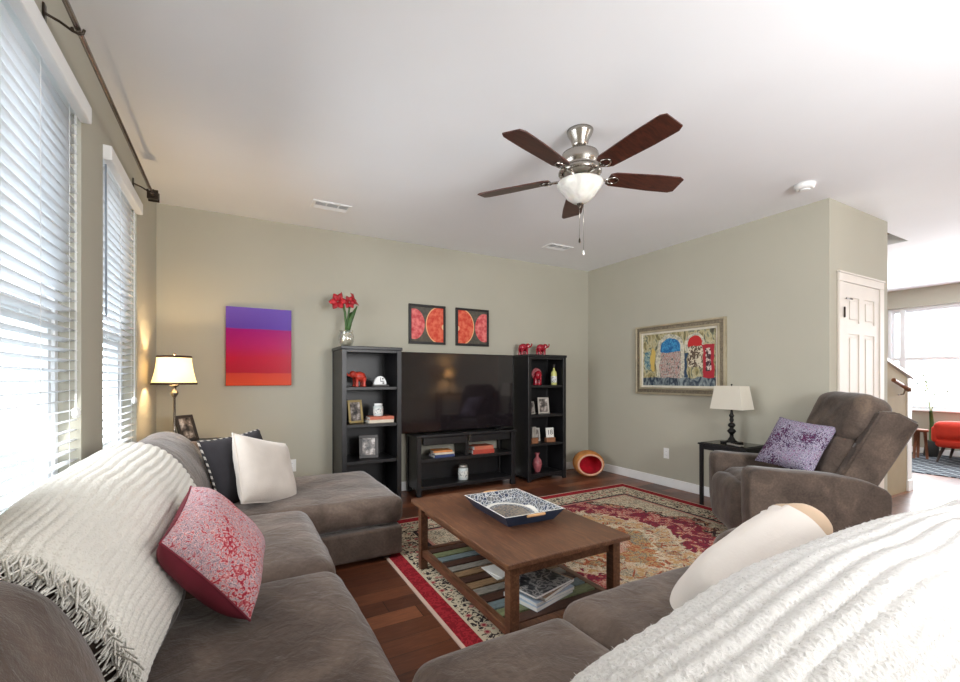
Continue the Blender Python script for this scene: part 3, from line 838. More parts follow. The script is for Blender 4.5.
# ------------------------------------------------------------------ knitted throws
def throw(name, label, fn, y0, y1, s0f, s1f, mat, pitch, amp, dip, nY=150, nS=240, group=None, seed=0, endk=0):
    path = [(.0, .62), (.0, .72), (.0, .80), (.015, .88), (.06, .945), (.15, .968), (.245, .938), (.33, .852), (.402, .71), (.445, .56), (.44, .45)]
    path = [(a, .44 + (c - .44) * .935) for a, c in path]
    prof, L = catmull(path, 400)
    def at(s):
        x = max(0, min(1, s / L)) * 399; i = min(398, int(x)); f = x - i
        return (prof[i][0] * (1 - f) + prof[i + 1][0] * f, prof[i][1] * (1 - f) + prof[i + 1][1] * f)
    b = MB(); P = []
    for i in range(nY + 1):
        y = y0 + (y1 - y0) * i / nY; row = []; s0, s1 = s0f(y) * L, s1f(y) * L
        for j in range(nS + 1):
            s = s0 + (s1 - s0) * j / nS
            p = at(s); q = at(s + .004); tx, tz = q[0] - p[0], q[1] - p[1]; l = math.hypot(tx, tz) or 1
            nx, nz = -tz / l, tx / l
            wob = .022 * noise.noise(Vector((y * 2.2 + seed, s * 2.5, 0))) + .006 * noise.noise(Vector((y * 7, s * 4, seed)))
            rib = abs(math.sin(PI * (s + wob) / pitch)) ** .75
            kn = .0012 * math.sin(2 * PI * y / .013) * rib
            o = amp * rib + kn + .005 * noise.noise(Vector((y * 3.2, s * 3.2, seed + 5)))
            dd = dip(y, s / L)
            yy = y + .006 * noise.noise(Vector((s * 9, y, seed)))
            pu, pz = p[0] + nx * o, p[1] + nz * o - dd
            if endk:
                e = max(0, min(.2, y - y0)); sc_ = 1 - endk * (1 - math.sqrt(max(0, 1 - (1 - e / .2) ** 2)))
                pu = CEN[0] + (pu - CEN[0]) * sc_; pz = CEN[1] + (pz - CEN[1]) * sc_
            row.append(fn(pu, yy, pz))
        P.append(row)
    b.grid(P)
    bmesh.ops.recalc_face_normals(b.bm, faces=b.bm.faces)
    t = thing(name, label, 'throw blanket', (0, 0, 0), 0, group)
    ob = b.build('knit_body', mat, t)
    return t, P
def dipL(y, s): return .03 * math.exp(-((y - 1.235) / .07) ** 2)
def s1L(y):
    k = max(0, min(1, (y - 1.3) / 1.2)); return .955 - .16 * k + .01 * math.sin(y * 9)
tL, PL = throw('knitted_throw', 'cream ribbed throw draped over the sofa back by the windows', LF, 1.26, 2.56, lambda y: .10, s1L, 'knit_cream', .031, .0065, dipL)
b = MB(); edge = PL[0]
rnd = random.Random(3)
for j in [q // 2 for q in range(60, 2 * len(edge) - 6)]:
    p = Vector(edge[j]); tn = (Vector(edge[j + 1]) - Vector(edge[j - 1])).normalized()
    ln = .035 + rnd.random() * .03
    nrm = Vector((-tn.z, 0, tn.x)) * (1 if tn.x >= 0 else -1)
    if nrm.z < 0: nrm = -nrm
    a = p + nrm * .004; d1 = Vector((rnd.uniform(-.014, .014), -ln * .5, 0)) + nrm * rnd.uniform(-.012, .0); d2 = Vector((rnd.uniform(-.03, .03), -ln, rnd.uniform(-.02, -.004))) - nrm * rnd.uniform(.012, .022)
    b.tube([a + Vector((0, .01, 0)), a + d1, a + d2], [.0028, .0026, .002], 4)
fr = b.build('fringe', 'knit_cream', tL)
tR, PR = throw('knitted_throw', 'fluffy white ribbed throw over the nearest sofa back at bottom right', NF, .372, 1.98, lambda y: .12, lambda y: .95, 'knit_white', .031, .009, dipR, 170, 220, seed=9, endk=.26)
b = MB(); rnd = random.Random(5)
for i in range(0, len(PR), 1):
    for j in range(0, len(PR[0]) - 1, 2):
        if rnd.random() < .6: continue
        p = Vector(PR[i][j]); k = min(j + 1, len(PR[0]) - 1); i2 = min(i + 1, len(PR) - 1)
        t1 = Vector(PR[i][k]) - p; t2 = Vector(PR[i2][j]) - p
        nr = t1.cross(t2)
        if nr.length < 1e-9: nr = Vector((0, 0, 1))
        nr.normalize()
        if nr.z < 0: nr = -nr
        q = p + nr * rnd.uniform(.0015, .004) + Vector((rnd.uniform(-.004, .004), rnd.uniform(-.004, .004), rnd.uniform(-.002, .001)))
        side = Vector((rnd.uniform(-1, 1), rnd.uniform(-1, 1), rnd.uniform(-.3, .3))).normalized() * .0007
        b.cap([b.bm.verts.new(p - side), b.bm.verts.new(p + side), b.bm.verts.new(q)])
fz = b.build('fuzz', 'knit_white', tR); fz['kind'] = 'stuff'

# ------------------------------------------------------------------ throw pillows
def pillow_mesh(b, wd, ht, th, n=30, mi_f=0, mi_b=0, seed=0, wr=.006, pinch=.07, ex=.55, fn=None, miF=None):
    for sg, mi in ((1, mi_f), (-1, mi_b)):
        P = []
        for i in range(n + 1):
            u = math.sin(PI / 2 * (-1 + 2 * i / n)); row = []
            for j in range(n + 1):
                v = math.sin(PI / 2 * (-1 + 2 * j / n))
                x = wd / 2 * u * (1 - pinch * (1 - v * v)); y = ht / 2 * v * (1 - pinch * (1 - u * u))
                z = sg * th / 2 * (max(0, (1 - u ** 4) * (1 - v ** 4))) ** ex
                k = min(1, 6 * (1 - max(abs(u), abs(v))))
                q = Vector((x, y, z))
                q += noise.noise_vector(Vector((x * 8 + seed, y * 8, sg))) * wr * k + noise.noise_vector(Vector((x * 20 + seed, y * 20, sg))) * wr * .4 * k
                row.append(q)
            P.append(row)
        g = b.grid(P, flip=(sg < 0), mi=mi)
        if miF:
            for f in b.bm.faces:
                pass
    bmesh.ops.remove_doubles(b.bm, verts=list(b.bm.verts), dist=1e-4)
def rim(wd, ht, pinch=.07, n=24):
    pts = []
    for k in range(n): v = -1 + 2 * k / n; pts.append((wd / 2 * v * 1.0, -ht / 2 * (1 - pinch * (1 - v * v)), 0))
    for k in range(n): v = -1 + 2 * k / n; pts.append((wd / 2 * (1 - pinch * (1 - v * v)), ht / 2 * v, 0))
    for k in range(n): v = 1 - 2 * k / n; pts.append((wd / 2 * v, ht / 2 * (1 - pinch * (1 - v * v)), 0))
    for k in range(n): v = 1 - 2 * k / n; pts.append((-wd / 2 * (1 - pinch * (1 - v * v)), ht / 2 * v, 0))
    return pts
def orient(o, loc, normal, upv, roll=0):
    """local z -> normal, local y -> as close to upv as possible"""
    z = Vector(normal).normalized(); y = (Vector(upv) - z * Vector(upv).dot(z)).normalized(); x = y.cross(z)
    m = Matrix((x, y, z)).transposed() @ Matrix.Rotation(math.radians(roll), 3, 'Z')
    o.matrix_world = Matrix.Translation(loc) @ m.to_4x4()
t = thing('throw_pillow', 'red paisley pillow with burgundy back leaning on the cream throw', 'pillow')
b = MB(); pillow_mesh(b, .45, .37, .20, mi_f=0, mi_b=1, seed=3); b.build('pillow_body', ['paisley_red', 'burgundy'], t)
b = MB(); b.tube(rim(.45, .37), .004, 6, closed=True); b.build('edge_piping', 'burgundy', t)
orient(t, (-.055, 1.765, .648), (.78, -.155, .60), (-.61, 0, .79), 3)
t = thing('throw_pillow', 'charcoal pillow with checked piping behind the white plush pillow', 'pillow')
b = MB(); pillow_mesh(b, .48, .46, .17, seed=8, wr=.004); b.build('pillow_body', 'charcoal_chenille', t)
b = MB(); b.tube(rim(.48, .46), .007, 8, closed=True); b.build('edge_piping', 'piping', t)
orient(t, (.03, 3.40, .63), (.62, -.72, .35), (-.2, .25, .9), 4)
t = thing('throw_pillow', 'white plush pillow standing on the chaise in front of the charcoal pillow', 'pillow')
b = MB(); pillow_mesh(b, .48, .46, .18, seed=15, wr=.008, pinch=.06, ex=.55); b.build('pillow_body', 'white_plush', t)
b = MB(); b.tube(rim(.48, .46, .06), .006, 8, closed=True); b.build('edge_piping', 'white_plush', t)
orient(t, (.175, 3.27, .615), (.72, -.60, .42), (-.25, .22, .9), -17)
t = thing('throw_pillow', 'long cream pillow with tan pleated end beside the fluffy white throw', 'pillow')
b = MB(); pillow_mesh(b, .56, .42, .22, n=40, seed=20, wr=.006, ex=.5, pinch=.02)
for v in b.bm.verts:
    k = min(1, (abs(v.co.x) / .28) ** 3 * (abs(v.co.y) / .21) ** 3); v.co.x *= 1 - .13 * k; v.co.y *= 1 - .13 * k
for f in b.bm.faces:
    f.material_index = 1 if f.calc_center_median().x < -.175 else 0
for v in b.bm.verts:
    if v.co.x < -.15: v.co.z *= 1 + .10 * math.sin(v.co.y * 150)
b.build('pillow_body', ['cream_cotton', 'tan_pleat'], t)
orient(t, (1.47, .83, .59), (-.1, .80, .60), (0, -.6, .8), -20)

# ------------------------------------------------------------------ coffee table and what is on it
CTX, CTY = (1.36, 2.125)
t = thing('coffee_table', 'rectangular walnut coffee table with multicoloured slatted lower shelf', 'coffee table', (CTX, CTY, ZR))
hx, hy, zt = .365, .58, .45 - ZR
b = MB(); b.box(-hx, hx, -hy, hy, zt - .025, zt, .004); b.build('tabletop', 'walnut', t)
lx, ly = hx - .06, hy - .06
b = MB()
for s_ in (-1, 1):
    b.box(s_ * (lx - .008) - .011, s_ * (lx - .008) + .011, -ly + .03, ly - .03, zt - .085, zt - .0255, .002)
    b.box(-lx + .03, lx - .03, s_ * (ly - .008) - .011, s_ * (ly - .008) + .011, zt - .085, zt - .0255, .002)
b.build('apron', 'walnut', t)
for sx in (-1, 1):
    for sy in (-1, 1):
        b = MB(); b.box(sx * lx - .024, sx * lx + .024, sy * ly - .024, sy * ly + .024, 0, zt - .0255, .003); b.build('leg', 'walnut', t)
b = MB()
for s_ in (-1, 1):
    b.box(s_ * lx - .018, s_ * lx + .018, -ly + .031, ly - .031, .085, .125, .003)
for s_ in (-1, 1): b.box(-lx + .0185, lx - .0185, s_ * ly - .02, s_ * ly + .02, .085, .125, .003)
b.build('shelf_rail', 'walnut', t)
seq = ['slat_brown', 'slat_green', 'slat_blue', 'slat_brown', 'slat_grey', 'slat_tan', 'slat_brown', 'slat_tan', 'slat_grey', 'slat_brown', 'slat_blue', 'slat_green', 'slat_brown']
n = len(seq); pit = (2 * ly - .05) / n
for i, nm in enumerate(seq):
    yc = ly - .025 - (i + .5) * pit
    b = MB(); b.box(-lx + .019, lx - .019, yc - pit * .41, yc + pit * .41, .106, .124, .002); b.build('shelf_slat', nm, t)

t = thing('serving_tray', 'blue and white patterned tray with rattan handles on the coffee table', 'tray', (1.405, 2.14, .4515), math.radians(-2))
def trayshell(b, bx, by, tx, ty, z0, z1, th):
    A = [(-bx, -by), (bx, -by), (bx, by), (-bx, by)]; T = [(-tx, -ty), (tx, -ty), (tx, ty), (-tx, ty)]
    o0 = [b.bm.verts.new((x, y, z0)) for x, y in A]; o1 = [b.bm.verts.new((x, y, z1)) for x, y in T]
    i1 = [b.bm.verts.new((x - math.copysign(th, x), y - math.copysign(th, y), z1)) for x, y in T]; i0 = [b.bm.verts.new((x - math.copysign(th, x), y - math.copysign(th, y), z0 + th)) for x, y in A]
    b.cap(list(reversed(o0)), 0); b.cap(i0, 1)
    for k in range(4):
        l = (k + 1) % 4
        b.cap([o0[k], o0[l], o1[l], o1[k]], 0); b.cap([o1[k], o1[l], i1[l], i1[k]], 2); b.cap([i1[k], i1[l], i0[l], i0[k]], 1)
b = MB(); trayshell(b, .145, .205, .19, .25, 0, .065, .008); b.build('tray_body', ['tray_out', 'tray_in', 'paper'], t)
for s_ in (-1, 1):
    b = MB(); pts = [(-.05, s_ * .244, .052), (-.045, s_ * .262, .060), (0, s_ * .268, .062), (.045, s_ * .262, .060), (.05, s_ * .244, .052)]; b.tube(pts, .0075, 10); b.build('handle', 'rattan', t)

def magazine(x, y, z, rz, w_, h_, th, label, cov='cover'):
    t = thing('magazine', label, 'magazine', (x, y, z), math.radians(rz), 'magazines on the coffee table shelf')
    b = MB(); b.box(-w_ / 2, w_ / 2, -h_ / 2, h_ / 2, .0012, th - .0012); b.build('pages', 'paper', t)
    b = MB(); b.box(-w_ / 2 - .001, w_ / 2 + .001, -h_ / 2 - .001, h_ / 2 + .001, th - .0011, th); b.box(-w_ / 2 - .001, w_ / 2 + .001, -h_ / 2 - .001, h_ / 2 + .001, 0, .0011)
    b.box(-w_ / 2 - .0018, -w_ / 2 - .001, -h_ / 2, h_ / 2, 0, th); b.build('cover', cov, t)
zz = ZR + .1245
for k, (dx, dy, rz, w_, h_, th, lab, cv) in enumerate((
        (.0, .0, -76, .215, .285, .02, 'bottom magazine of the stack on the coffee table shelf', 'cover_blue'),
        (.008, -.004, -80, .21, .275, .016, 'second magazine up in the stack on the coffee table shelf', 'cover_blue'),
        (.03, .008, -70, .21, .275, .016, 'tan edged magazine just under the topmost in the shelf stack', 'cover_tan'),
        (.0, .004, -77, .21, .275, .012, 'topmost magazine with a grey photo cover on the table shelf', 'cover'))):
    magazine(1.345 + dx, 1.80 + dy, zz + .0006, rz, w_, h_, th, lab, cv); zz += th + .0008
b = MB(); b.box(-.06, .06, -.09, .09, 0, .004, .001); b.box(-.05, .065, -.08, .07, .0045, .009, .001, rot=RZm(14))
tag(b.build('paper_pad', 'paper', loc=(1.30, 2.12, ZR + .1245)), 'small white paper pad at the middle of the table shelf', 'paper')

# ------------------------------------------------------------------ bookcases, tv stand, tv
def bookcase(x0, label, y0=4.25, D_=.35, H_=1.525):
    W_ = .575
    t = thing('bookcase', label, 'bookcase', (x0 + W_ / 2, y0 + D_ / 2, 0), 0, 'black open bookcases')
    hw, hd = W_ / 2, D_ / 2
    for s_ in (-1, 1):
        b = MB(); b.box(s_ * (hw - .018) - .012, s_ * (hw - .018) + .012, -hd + .03, hd - .02, .045, H_ - .031, .002); b.box(s_ * (hw - .0225) - .0225, s_ * (hw - .0225) + .0225, -hd, -hd + .0295, 0, H_ - .031, .003)
        b.box(s_ * (hw - .0225) - .0225, s_ * (hw - .0225) + .0225, hd - .0195, hd, 0, H_ - .031, .003); b.build('side_panel', 'black_wood', t)
    b = MB(); b.box(-hw - .008, hw + .008, -hd - .008, hd, H_ - .03, H_, .004); b.build('top', 'black_wood', t)
    b = MB(); b.box(-hw + .046, hw - .046, hd - .012, hd - .004, .06, H_ - .031); b.build('back_panel', 'black_wood', t)
    for z in (.09, .45, .80, 1.155):
        b = MB(); b.box(-hw + .046, hw - .046, -hd + .012, hd - .013, z - .03, z, .003); b.build('shelf', 'black_wood', t)
    b = MB(); pts = [(-hw + .046, .059), (-hw + .046, .02)] + [(-hw + .046 + (W_ - .092) * k / 12, .02 + .03 * math.sin(PI * k / 12)) for k in range(1, 12)] + [(hw - .046, .02), (hw - .046, .059)]
    b.prism(pts, -hd + .014, -hd + .026); b.build('front_rail', 'black_wood', t); b = MB(); b.prism([(-hw + .046, H_ - .031), (-hw + .046, H_ - .055), (hw - .046, H_ - .055), (hw - .046, H_ - .031)], -hd + .01, -hd + .026); b.build('front_rail', 'black_wood', t)
    return t
bookcase(.857, 'black bookcase left of the television with the amaryllis on top', 4.16, .46, 1.54)
bookcase(3.025, 'black bookcase right of the television with red elephants on top')
t = thing('tv_stand', 'low black two-shelf television stand with open back', 'tv stand', (2.25, 4.445, 0))
hw, hd = .61, .165
for sx in (-1, 1):
    for sy in (-1, 1):
        b = MB(); b.box(sx * (hw - .025) - .025, sx * (hw - .025) + .025, sy * (hd - .025) - .025, sy * (hd - .025) + .025, 0, .609, .004); b.build('leg', 'black_wood', t)
for sx in (-1, 1):
    b = MB(); b.box(sx * (hw - .02) - .009, sx * (hw - .02) + .009, -hd + .051, hd - .051, .06, .608, .002); b.build('side_panel', 'black_wood', t)
b = MB(); b.box(-hw - .012, hw + .012, -hd - .012, hd, .61, .64, .008, seg=3); b.build('top', 'black_wood', t)
for nm, z in (('shelf', .10), ('shelf', .385)):
    b = MB(); b.box(-hw + .051, hw - .051, -hd + .006, hd - .006, z - .035, z, .003); b.build(nm, 'black_wood', t)
b = MB(); b.box(-hw + .051, hw - .051, hd - .016, hd - .006, .101, .349); b.build('back_panel', 'black_wood', t)
b = MB(); b.box(-.02, .02, -hd + .05, hd - .008, .386, .529); b.build('divider', 'black_wood', t)
for s_ in (-1, 1):
    b = MB(); b.box(s_ * .275 - .262, s_ * .275 + .262, -hd + .004, -hd + .03, .53, .608, .006); b.build('front_rail', 'black_wood', t)
b = MB(); b.lathe([(.004, -.006), (.006, .0)], (0, -hd - .003, .575), 10, rot=RXm(90)); b.box(-.004, .004, -hd - .004, -hd + .006, .545, .60, .001); b.build('catch', 'nickel', t)

t = thing('television', 'large flat black television standing between the two bookcases', 'television', (2.2, 4.42, .6405))
b = MB(); b.box(-.715, .715, -.01, .03, .014, .875, .004); b.build('tv_body', 'black_gloss', t)
b = MB(); b.box(-.705, .705, -.0125, -.0102, .03, .866); b.build('screen', 'screen', t)
b = MB(); b.box(-.25, .25, .0301, .05, .12, .5, .006); b.build('rear_housing', 'black_gloss', t)
for s_ in (-1, 1):
    b = MB(); b.prism([(s_ * .45 - .012, 0), (s_ * .45 + .012, 0), (s_ * .45 + .010, .0135), (s_ * .45 - .010, .0135)], -.002, .012); b.box(s_ * .45 - .012, s_ * .45 + .012, -.10, .10, 0, .01, .003); b.build('tv_foot', 'black_gloss', t)
t = thing('media_player', 'small black media player with loose cable at right of the stand top', 'media player', (2.765, 4.303, .6405))
b = MB(); b.box(-.07, .07, -.03, .05, 0, .035, .008); b.build('player_body', 'black_gloss', t)
b = MB(); b.tube([(-.07, -.01, .02), (-.12, -.015, .02), (-.17, -.018, .006), (-.20, -.012, .006), (-.17, .002, .006), (-.11, .008, .006)], .005, 8); b.build('cable', 'black_gloss', t)

# ------------------------------------------------------------------ shelf contents
def frame(x, y, z, w_, h_, rz, lean, fm, label, bw=.022, group='standing photo frames', name='photo_frame'):
    t = thing(name, label, 'photo frame', (x, y, z), math.radians(rz), group)
    R = RXm(-lean)
    def P(q): return R @ Vector(q)
    b = MB()
    for x0, x1, z0, z1 in ((-w_ / 2, w_ / 2, 0, bw), (-w_ / 2, w_ / 2, h_ - bw, h_), (-w_ / 2, -w_ / 2 + bw, bw, h_ - bw), (w_ / 2 - bw, w_ / 2, bw, h_ - bw)):
        b.box(x0, x1, -.008, .008, z0, z1, .002)
    off = math.sin(math.radians(lean)) * .008
    for v in b.bm.verts: v.co = P(v.co) + Vector((0, 0, off))
    b.build('frame_border', fm, t)
    b = MB(); b.box(-w_ / 2 + bw, w_ / 2 - bw, -.001, .004, bw, h_ - bw)
    for v in b.bm.verts: v.co = P(v.co) + Vector((0, 0, off))
    b.build('photo', 'photo', t)
    b = MB()
    y_t = math.sin(math.radians(lean)) * h_ * .7; z_t = math.cos(math.radians(lean)) * h_ * .7
    b.prism([(y_t + .006, z_t), (y_t + .012, z_t), (y_t + h_ * .32, .001), (y_t + h_ * .32 - .008, .001)], -.012, .012, axis='x'); b.build('easel_back', 'dark_frame', t)
    return t
def book(x, y, z, w_, d_, h_, rz, cm, label, group):
    t = thing('book', label, 'book', (x, y, z), math.radians(rz), group)
    b = MB(); b.box(-w_ / 2 + .003, w_ / 2 - .003, -d_ / 2 + .003, d_ / 2 - .003, .0025, h_ - .0025); b.build('pages', 'paper', t)
    b = MB(); b.box(-w_ / 2, w_ / 2, -d_ / 2, d_ / 2, 0, .0024); b.box(-w_ / 2, w_ / 2, -d_ / 2, d_ / 2, h_ - .0024, h_); b.box(-w_ / 2, w_ / 2, -d_ / 2, -d_ / 2 + .0029, .0024, h_ - .0024); b.build('cover', cm, t)
def elephant(x, y, z, s, rz, mat, label, up=True, name='elephant_figurine', disc=None):
    t = thing(name, label, 'figurine', (x, y, z), rz, 'red elephant figurines')
    b = MB()
    b.ball((0, 0, .60 * s), .40 * s, .27 * s, .29 * s, 18)
    b.ball((.42 * s, 0, .72 * s), .20 * s, .19 * s, .21 * s, 16)
    for lx_, ly_ in ((.24, .15), (.24, -.15), (-.24, .15), (-.24, -.15)):
        b.lathe([(.10 * s, .0), (.105 * s, .04 * s), (.085 * s, .2 * s), (.11 * s, .5 * s)], (lx_ * s, ly_ * s, 0), 12)
    tr = [(.52, .70), (.66, .66), (.78, .72), (.86, .84), (.84, .94)] if up else [(.52, .70), (.64, .55), (.67, .35), (.70, .2), (.78, .16)]
    b.tube([(a * s, 0, c * s) for a, c in tr], [.10 * s, .075 * s, .06 * s, .048 * s, .04 * s], 10)
    b.tube([(-.38 * s, 0, .68 * s), (-.46 * s, 0, .5 * s), (-.45 * s, 0, .36 * s)], .02 * s, 6)
    b.build('elephant_body', mat, t)
    for sg in (-1, 1):
        b = MB(); b.ball((.34 * s, sg * .20 * s, .70 * s), .13 * s, .03 * s, .19 * s, 12, rot=RZm(sg * 25)); b.build('ear', mat, t)
    return t
ST = [.0905, .4505, .8005, 1.1555]
g = 'left bookcase'
e = elephant(1.055, 4.32, ST[3], .165, math.radians(195), 'coral_lacquer', 'coral red elephant ornament on the left bookcase top shelf', up=True)
t = thing('desk_clock', 'white domed desk clock on a dark base on the left bookcase top shelf', 'clock', (1.255, 4.30, ST[3]))
b = MB(); b.box(-.085, .085, -.035, .035, 0, .018, .004); b.build('clock_base', 'dark_frame', t)
b = MB(); pts = [(.062 * math.cos(PI * k / 20), .0185 + .085 * math.sin(PI * k / 20)) for k in range(21)]; b.prism(pts, -.02, .02, bev=.003); b.build('clock_dome', 'white_plastic', t)
b = MB(); b.box(-.002, .003, -.0225, -.0208, .05, .09); b.box(.0, .035, -.0225, -.0208, .048, .056); b.box(.016, .03, -.0225, -.0208, .07, .085); b.box(.02, .036, -.0225, -.0208, .025, .042); b.build('clock_hands', 'dark_frame', t)
frame(1.025, 4.31, ST[2], .155, .225, 18, 10, 'gold_frame', 'gold photo frame on the left bookcase second shelf')
for k, (cm, lab, dx) in enumerate((('book_cream', 'cream book at the bottom of the pair under the white jar', .0), ('book_rust', 'rust red book directly under the white jar candle', .006))):
    book(1.25 + dx, 4.31, ST[2] + .0005 + k * .031, .25 - .01 * k, .17, .03, 0, cm, lab, 'books under the jar candle')
def jar(x, y, z, r, h, label, lid):
    t = thing('jar_candle', label, 'candle', (x, y, z), 0, 'jar candles')
    b = MB(); b.lathe([(r * .9, 0), (r, .006), (r, h * .76), (r * .8, h * .82)], n=24); b.build('jar', 'clear_jar', t)
    b = MB(); b.lathe([(r * 1.005, h * .2), (r * 1.012, h * .21), (r * 1.012, h * .6), (r * 1.005, h * .61)], n=24, caps=False); b.build('paper_label', 'jar_label', t)
    b = MB(); b.lathe([(r * .84, h * .825), (r * .86, h * .83), (r * .86, h * .97), (r * .8, h)], n=24); b.build('lid', lid, t)
def jl():
    m = Mat('jar_label'); x, y, z = m.xyz(); n = m.noise(60, 2)
    M['jar_label'] = m.fin(m.mix((n > .58), lin((222, 222, 216)), lin((112, 118, 124))), .6)
jl()
jar(1.235, 4.29, ST[2] + .0635, .048, .125, 'white jar candle on the books in the left bookcase', 'white_plastic')
frame(1.145, 4.30, ST[1], .185, .225, -8, 9, 'dark_frame', 'dark photo frame on the left bookcase third shelf', .03)

# amaryllis
t = thing('amaryllis_vase', 'red amaryllis in a clear glass vase on the left bookcase', 'flower vase', (.945, 4.38, 1.5405)); t.scale = (1.12, 1.12, 1.13)
b = MB(); b.lathe([(.035, 0), (.05, .02), (.066, .06), (.064, .10), (.052, .125), (.06, .145)], n=24); b.build('vase', 'vase_glass', t)
b = MB(); b.ball((0, 0, .05), .046, .046, .036, 14); b.ball((.005, 0, .095), .035, .035, .035, 12); b.build('bulb_and_pebbles', 'book_cream', t)
b = MB(); b.tube([(0, 0, .10), (-.004, 0, .2), (-.012, 0, .30), (-.03, 0, .37)], [.012, .011, .010, .009], 10); b.tube([(.008, 0, .10), (.012, .004, .22), (.022, .006, .30), (.03, .006, .36)], [.011, .010, .009, .008], 10); b.build('stem', 'green_leaf', t)
def leafgrid(b, pts, wds, nrm=(0, 1, 0)):
    P = []; nrm = Vector(nrm)
    for i, (p, w_) in enumerate(zip(pts, wds)):
        p = Vector(p); tdir = (Vector(pts[min(i + 1, len(pts) - 1)]) - Vector(pts[max(i - 1, 0)])).normalized(); sd = tdir.cross(nrm).normalized()
        P.append([p - sd * w_ + nrm * .002, p - sd * w_ * .4 - nrm * .002, p + sd * w_ * .4 - nrm * .002, p + sd * w_ + nrm * .002])
    b.grid(P)
b = MB(); leafgrid(b, [(.015, -.01, .12), (.03, -.01, .22), (.055, -.012, .29), (.09, -.012, .36)], [.008, .017, .016, .003]); b.build('leaf', 'green_leaf', t, solid=.002)
b = MB(); leafgrid(b, [(.012, .01, .12), (.02, .015, .22), (.03, .02, .28), (.05, .02, .31)], [.008, .015, .013, .003]); b.build('leaf', 'green_leaf', t, solid=.002)
def bloom(c, d, s):
    b = MB(); d = Vector(d).normalized(); q = d.to_track_quat('Z', 'Y').to_matrix(); c = Vector(c)
    for k in range(6):
        R = q @ Matrix.Rotation(k * PI / 3 + (.1 if k % 2 else 0), 3, 'Z'); P = []
        for i in range(6):
            u = i / 5; r = s * (.1 + .95 * u); z = s * (.55 * u - .35 * u * u + (.06 if k % 2 else 0)); w_ = s * .36 * math.sin(PI * min(1, u * .88 + .1)) + .001
            P.append([c + R @ Vector((r, v * w_, z - abs(v) * s * .08)) for v in (-1, -.5, 0, .5, 1)])
        b.grid(P)
    return b.build('bloom', 'petal', t, solid=.0015)
bloom((-.075, -.03, .385), (-.45, -.85, .1), .072); bloom((-.045, .0, .41), (-.9, .2, .3), .06); bloom((.015, -.035, .385), (.2, -.95, .0), .055); bloom((.06, 0, .415), (.75, -.4, .4), .062)

# right bookcase
elephant(3.105, 4.47, 1.5255, .16, math.radians(4), 'red_gloss', 'red elephant figurine on the right bookcase top, nearer the television')
elephant(3.345, 4.43, 1.5255, .16, math.radians(4), 'red_gloss', 'red elephant figurine on the right bookcase top, nearer the room corner')
t = thing('disc_figurine', 'red figurine with a round pale headdress on the right bookcase top shelf', 'figurine', (3.235, 4.36, ST[3]))
b = MB(); b.lathe([(.03, 0), (.034, .01), (.024, .05), (.03, .09), (.012, .12)], (-.027, 0, 0), 14); b.lathe([(.03, 0), (.034, .01), (.024, .05), (.03, .09), (.012, .12)], (.027, 0, 0), 14); b.ball((0, -.02, .12), .05, .04, .055, 14); b.tube([(0, -.055, .12), (0, -.07, .08), (0, -.066, .04)], [.016, .012, .009], 8); b.build('figure_body', 'red_gloss', t)
b = MB(); b.lathe([(.068, -.01), (.078, 0), (.068, .01)], (0, .012, .135), 24, rot=RXm(90)); b.build('round_headdress', 'pink_ceramic', t)
t = thing('bottle', 'yellow bottle with dark cap on the right bookcase top shelf', 'bottle', (3.495, 4.36, ST[3]))
b = MB(); b.lathe([(.034, 0), (.037, .008), (.037, .14), (.03, .165), (.013, .185), (.012, .215)], n=20); b.build('bottle_body', 'bottle_yellow', t)
b = MB(); b.lathe([(.014, .2155), (.015, .225), (.017, .25), (.010, .262)], n=16); b.build('bottle_cap', 'dark_frame', t)
b = MB(); b.lathe([(.0375, .03), (.038, .032), (.038, .11), (.0375, .112)], n=20, caps=False); b.build('bottle_label', 'jar_label', t)
frame(3.15, 4.34, ST[2], .11, .155, 20, 9, 'silver_frame', 'small silver frame at the left end of the right bookcase second shelf', .014)
frame(3.345, 4.37, ST[2], .15, .20, -12, 9, 'silver_frame', 'larger silver frame right of the small one on the second shelf', .02)
# third shelf: block, small frame, calendar
t = thing('keepsake_block', 'small brown and white stacked block at left of the right bookcase third shelf', 'ornament', (3.15, 4.32, ST[1]))
b = MB(); b.box(-.05, .05, -.035, .035, 0, .07, .004); b.box(-.052, .052, -.037, .037, .028, .036, .001); b.build('block_base', 'brown_felt_block', t)
b = MB(); b.box(-.03, .03, -.02, .02, .0705, .20, .003); b.build('block_figure', 'silver_frame', t)
frame(3.275, 4.45, ST[1], .13, .165, -14, 10, 'silver_frame', 'silver photo frame behind the day calendar on the third shelf', .016)
t = thing('day_calendar', 'white number card calendar on a wooden block in the right bookcase', 'calendar', (3.405, 4.325, ST[1]), math.radians(-6))
b = MB(); b.box(-.062, .062, -.03, .03, 0, .055, .004); b.build('wooden_base', 'brown_felt_block', t)
b = MB(); b.box(-.055, .055, -.004, .004, 0, .12, .002, rot=None)
for v in b.bm.verts: v.co = RXm(-8) @ v.co + Vector((0, -.004, .056))
cd = b.build('number_card', 'paper', t)
def text(txt, size, parent, loc, rot, mat, name, depth=.0006):
    cu = bpy.data.curves.new(name, 'FONT'); cu.body = txt; cu.size = size; cu.extrude = depth; cu.align_x = 'CENTER'; cu.align_y = 'CENTER'
    o = bpy.data.objects.new(name, cu); COL.objects.link(o)
    me = bpy.data.meshes.new_from_object(o.evaluated_get(bpy.context.evaluated_depsgraph_get()))
    bpy.data.objects.remove(o); o = bpy.data.objects.new(name, me); COL.objects.link(o); me.materials.clear(); me.materials.append(M[mat])
    o.parent = parent; o.location = loc; o.rotation_euler = rot; return o
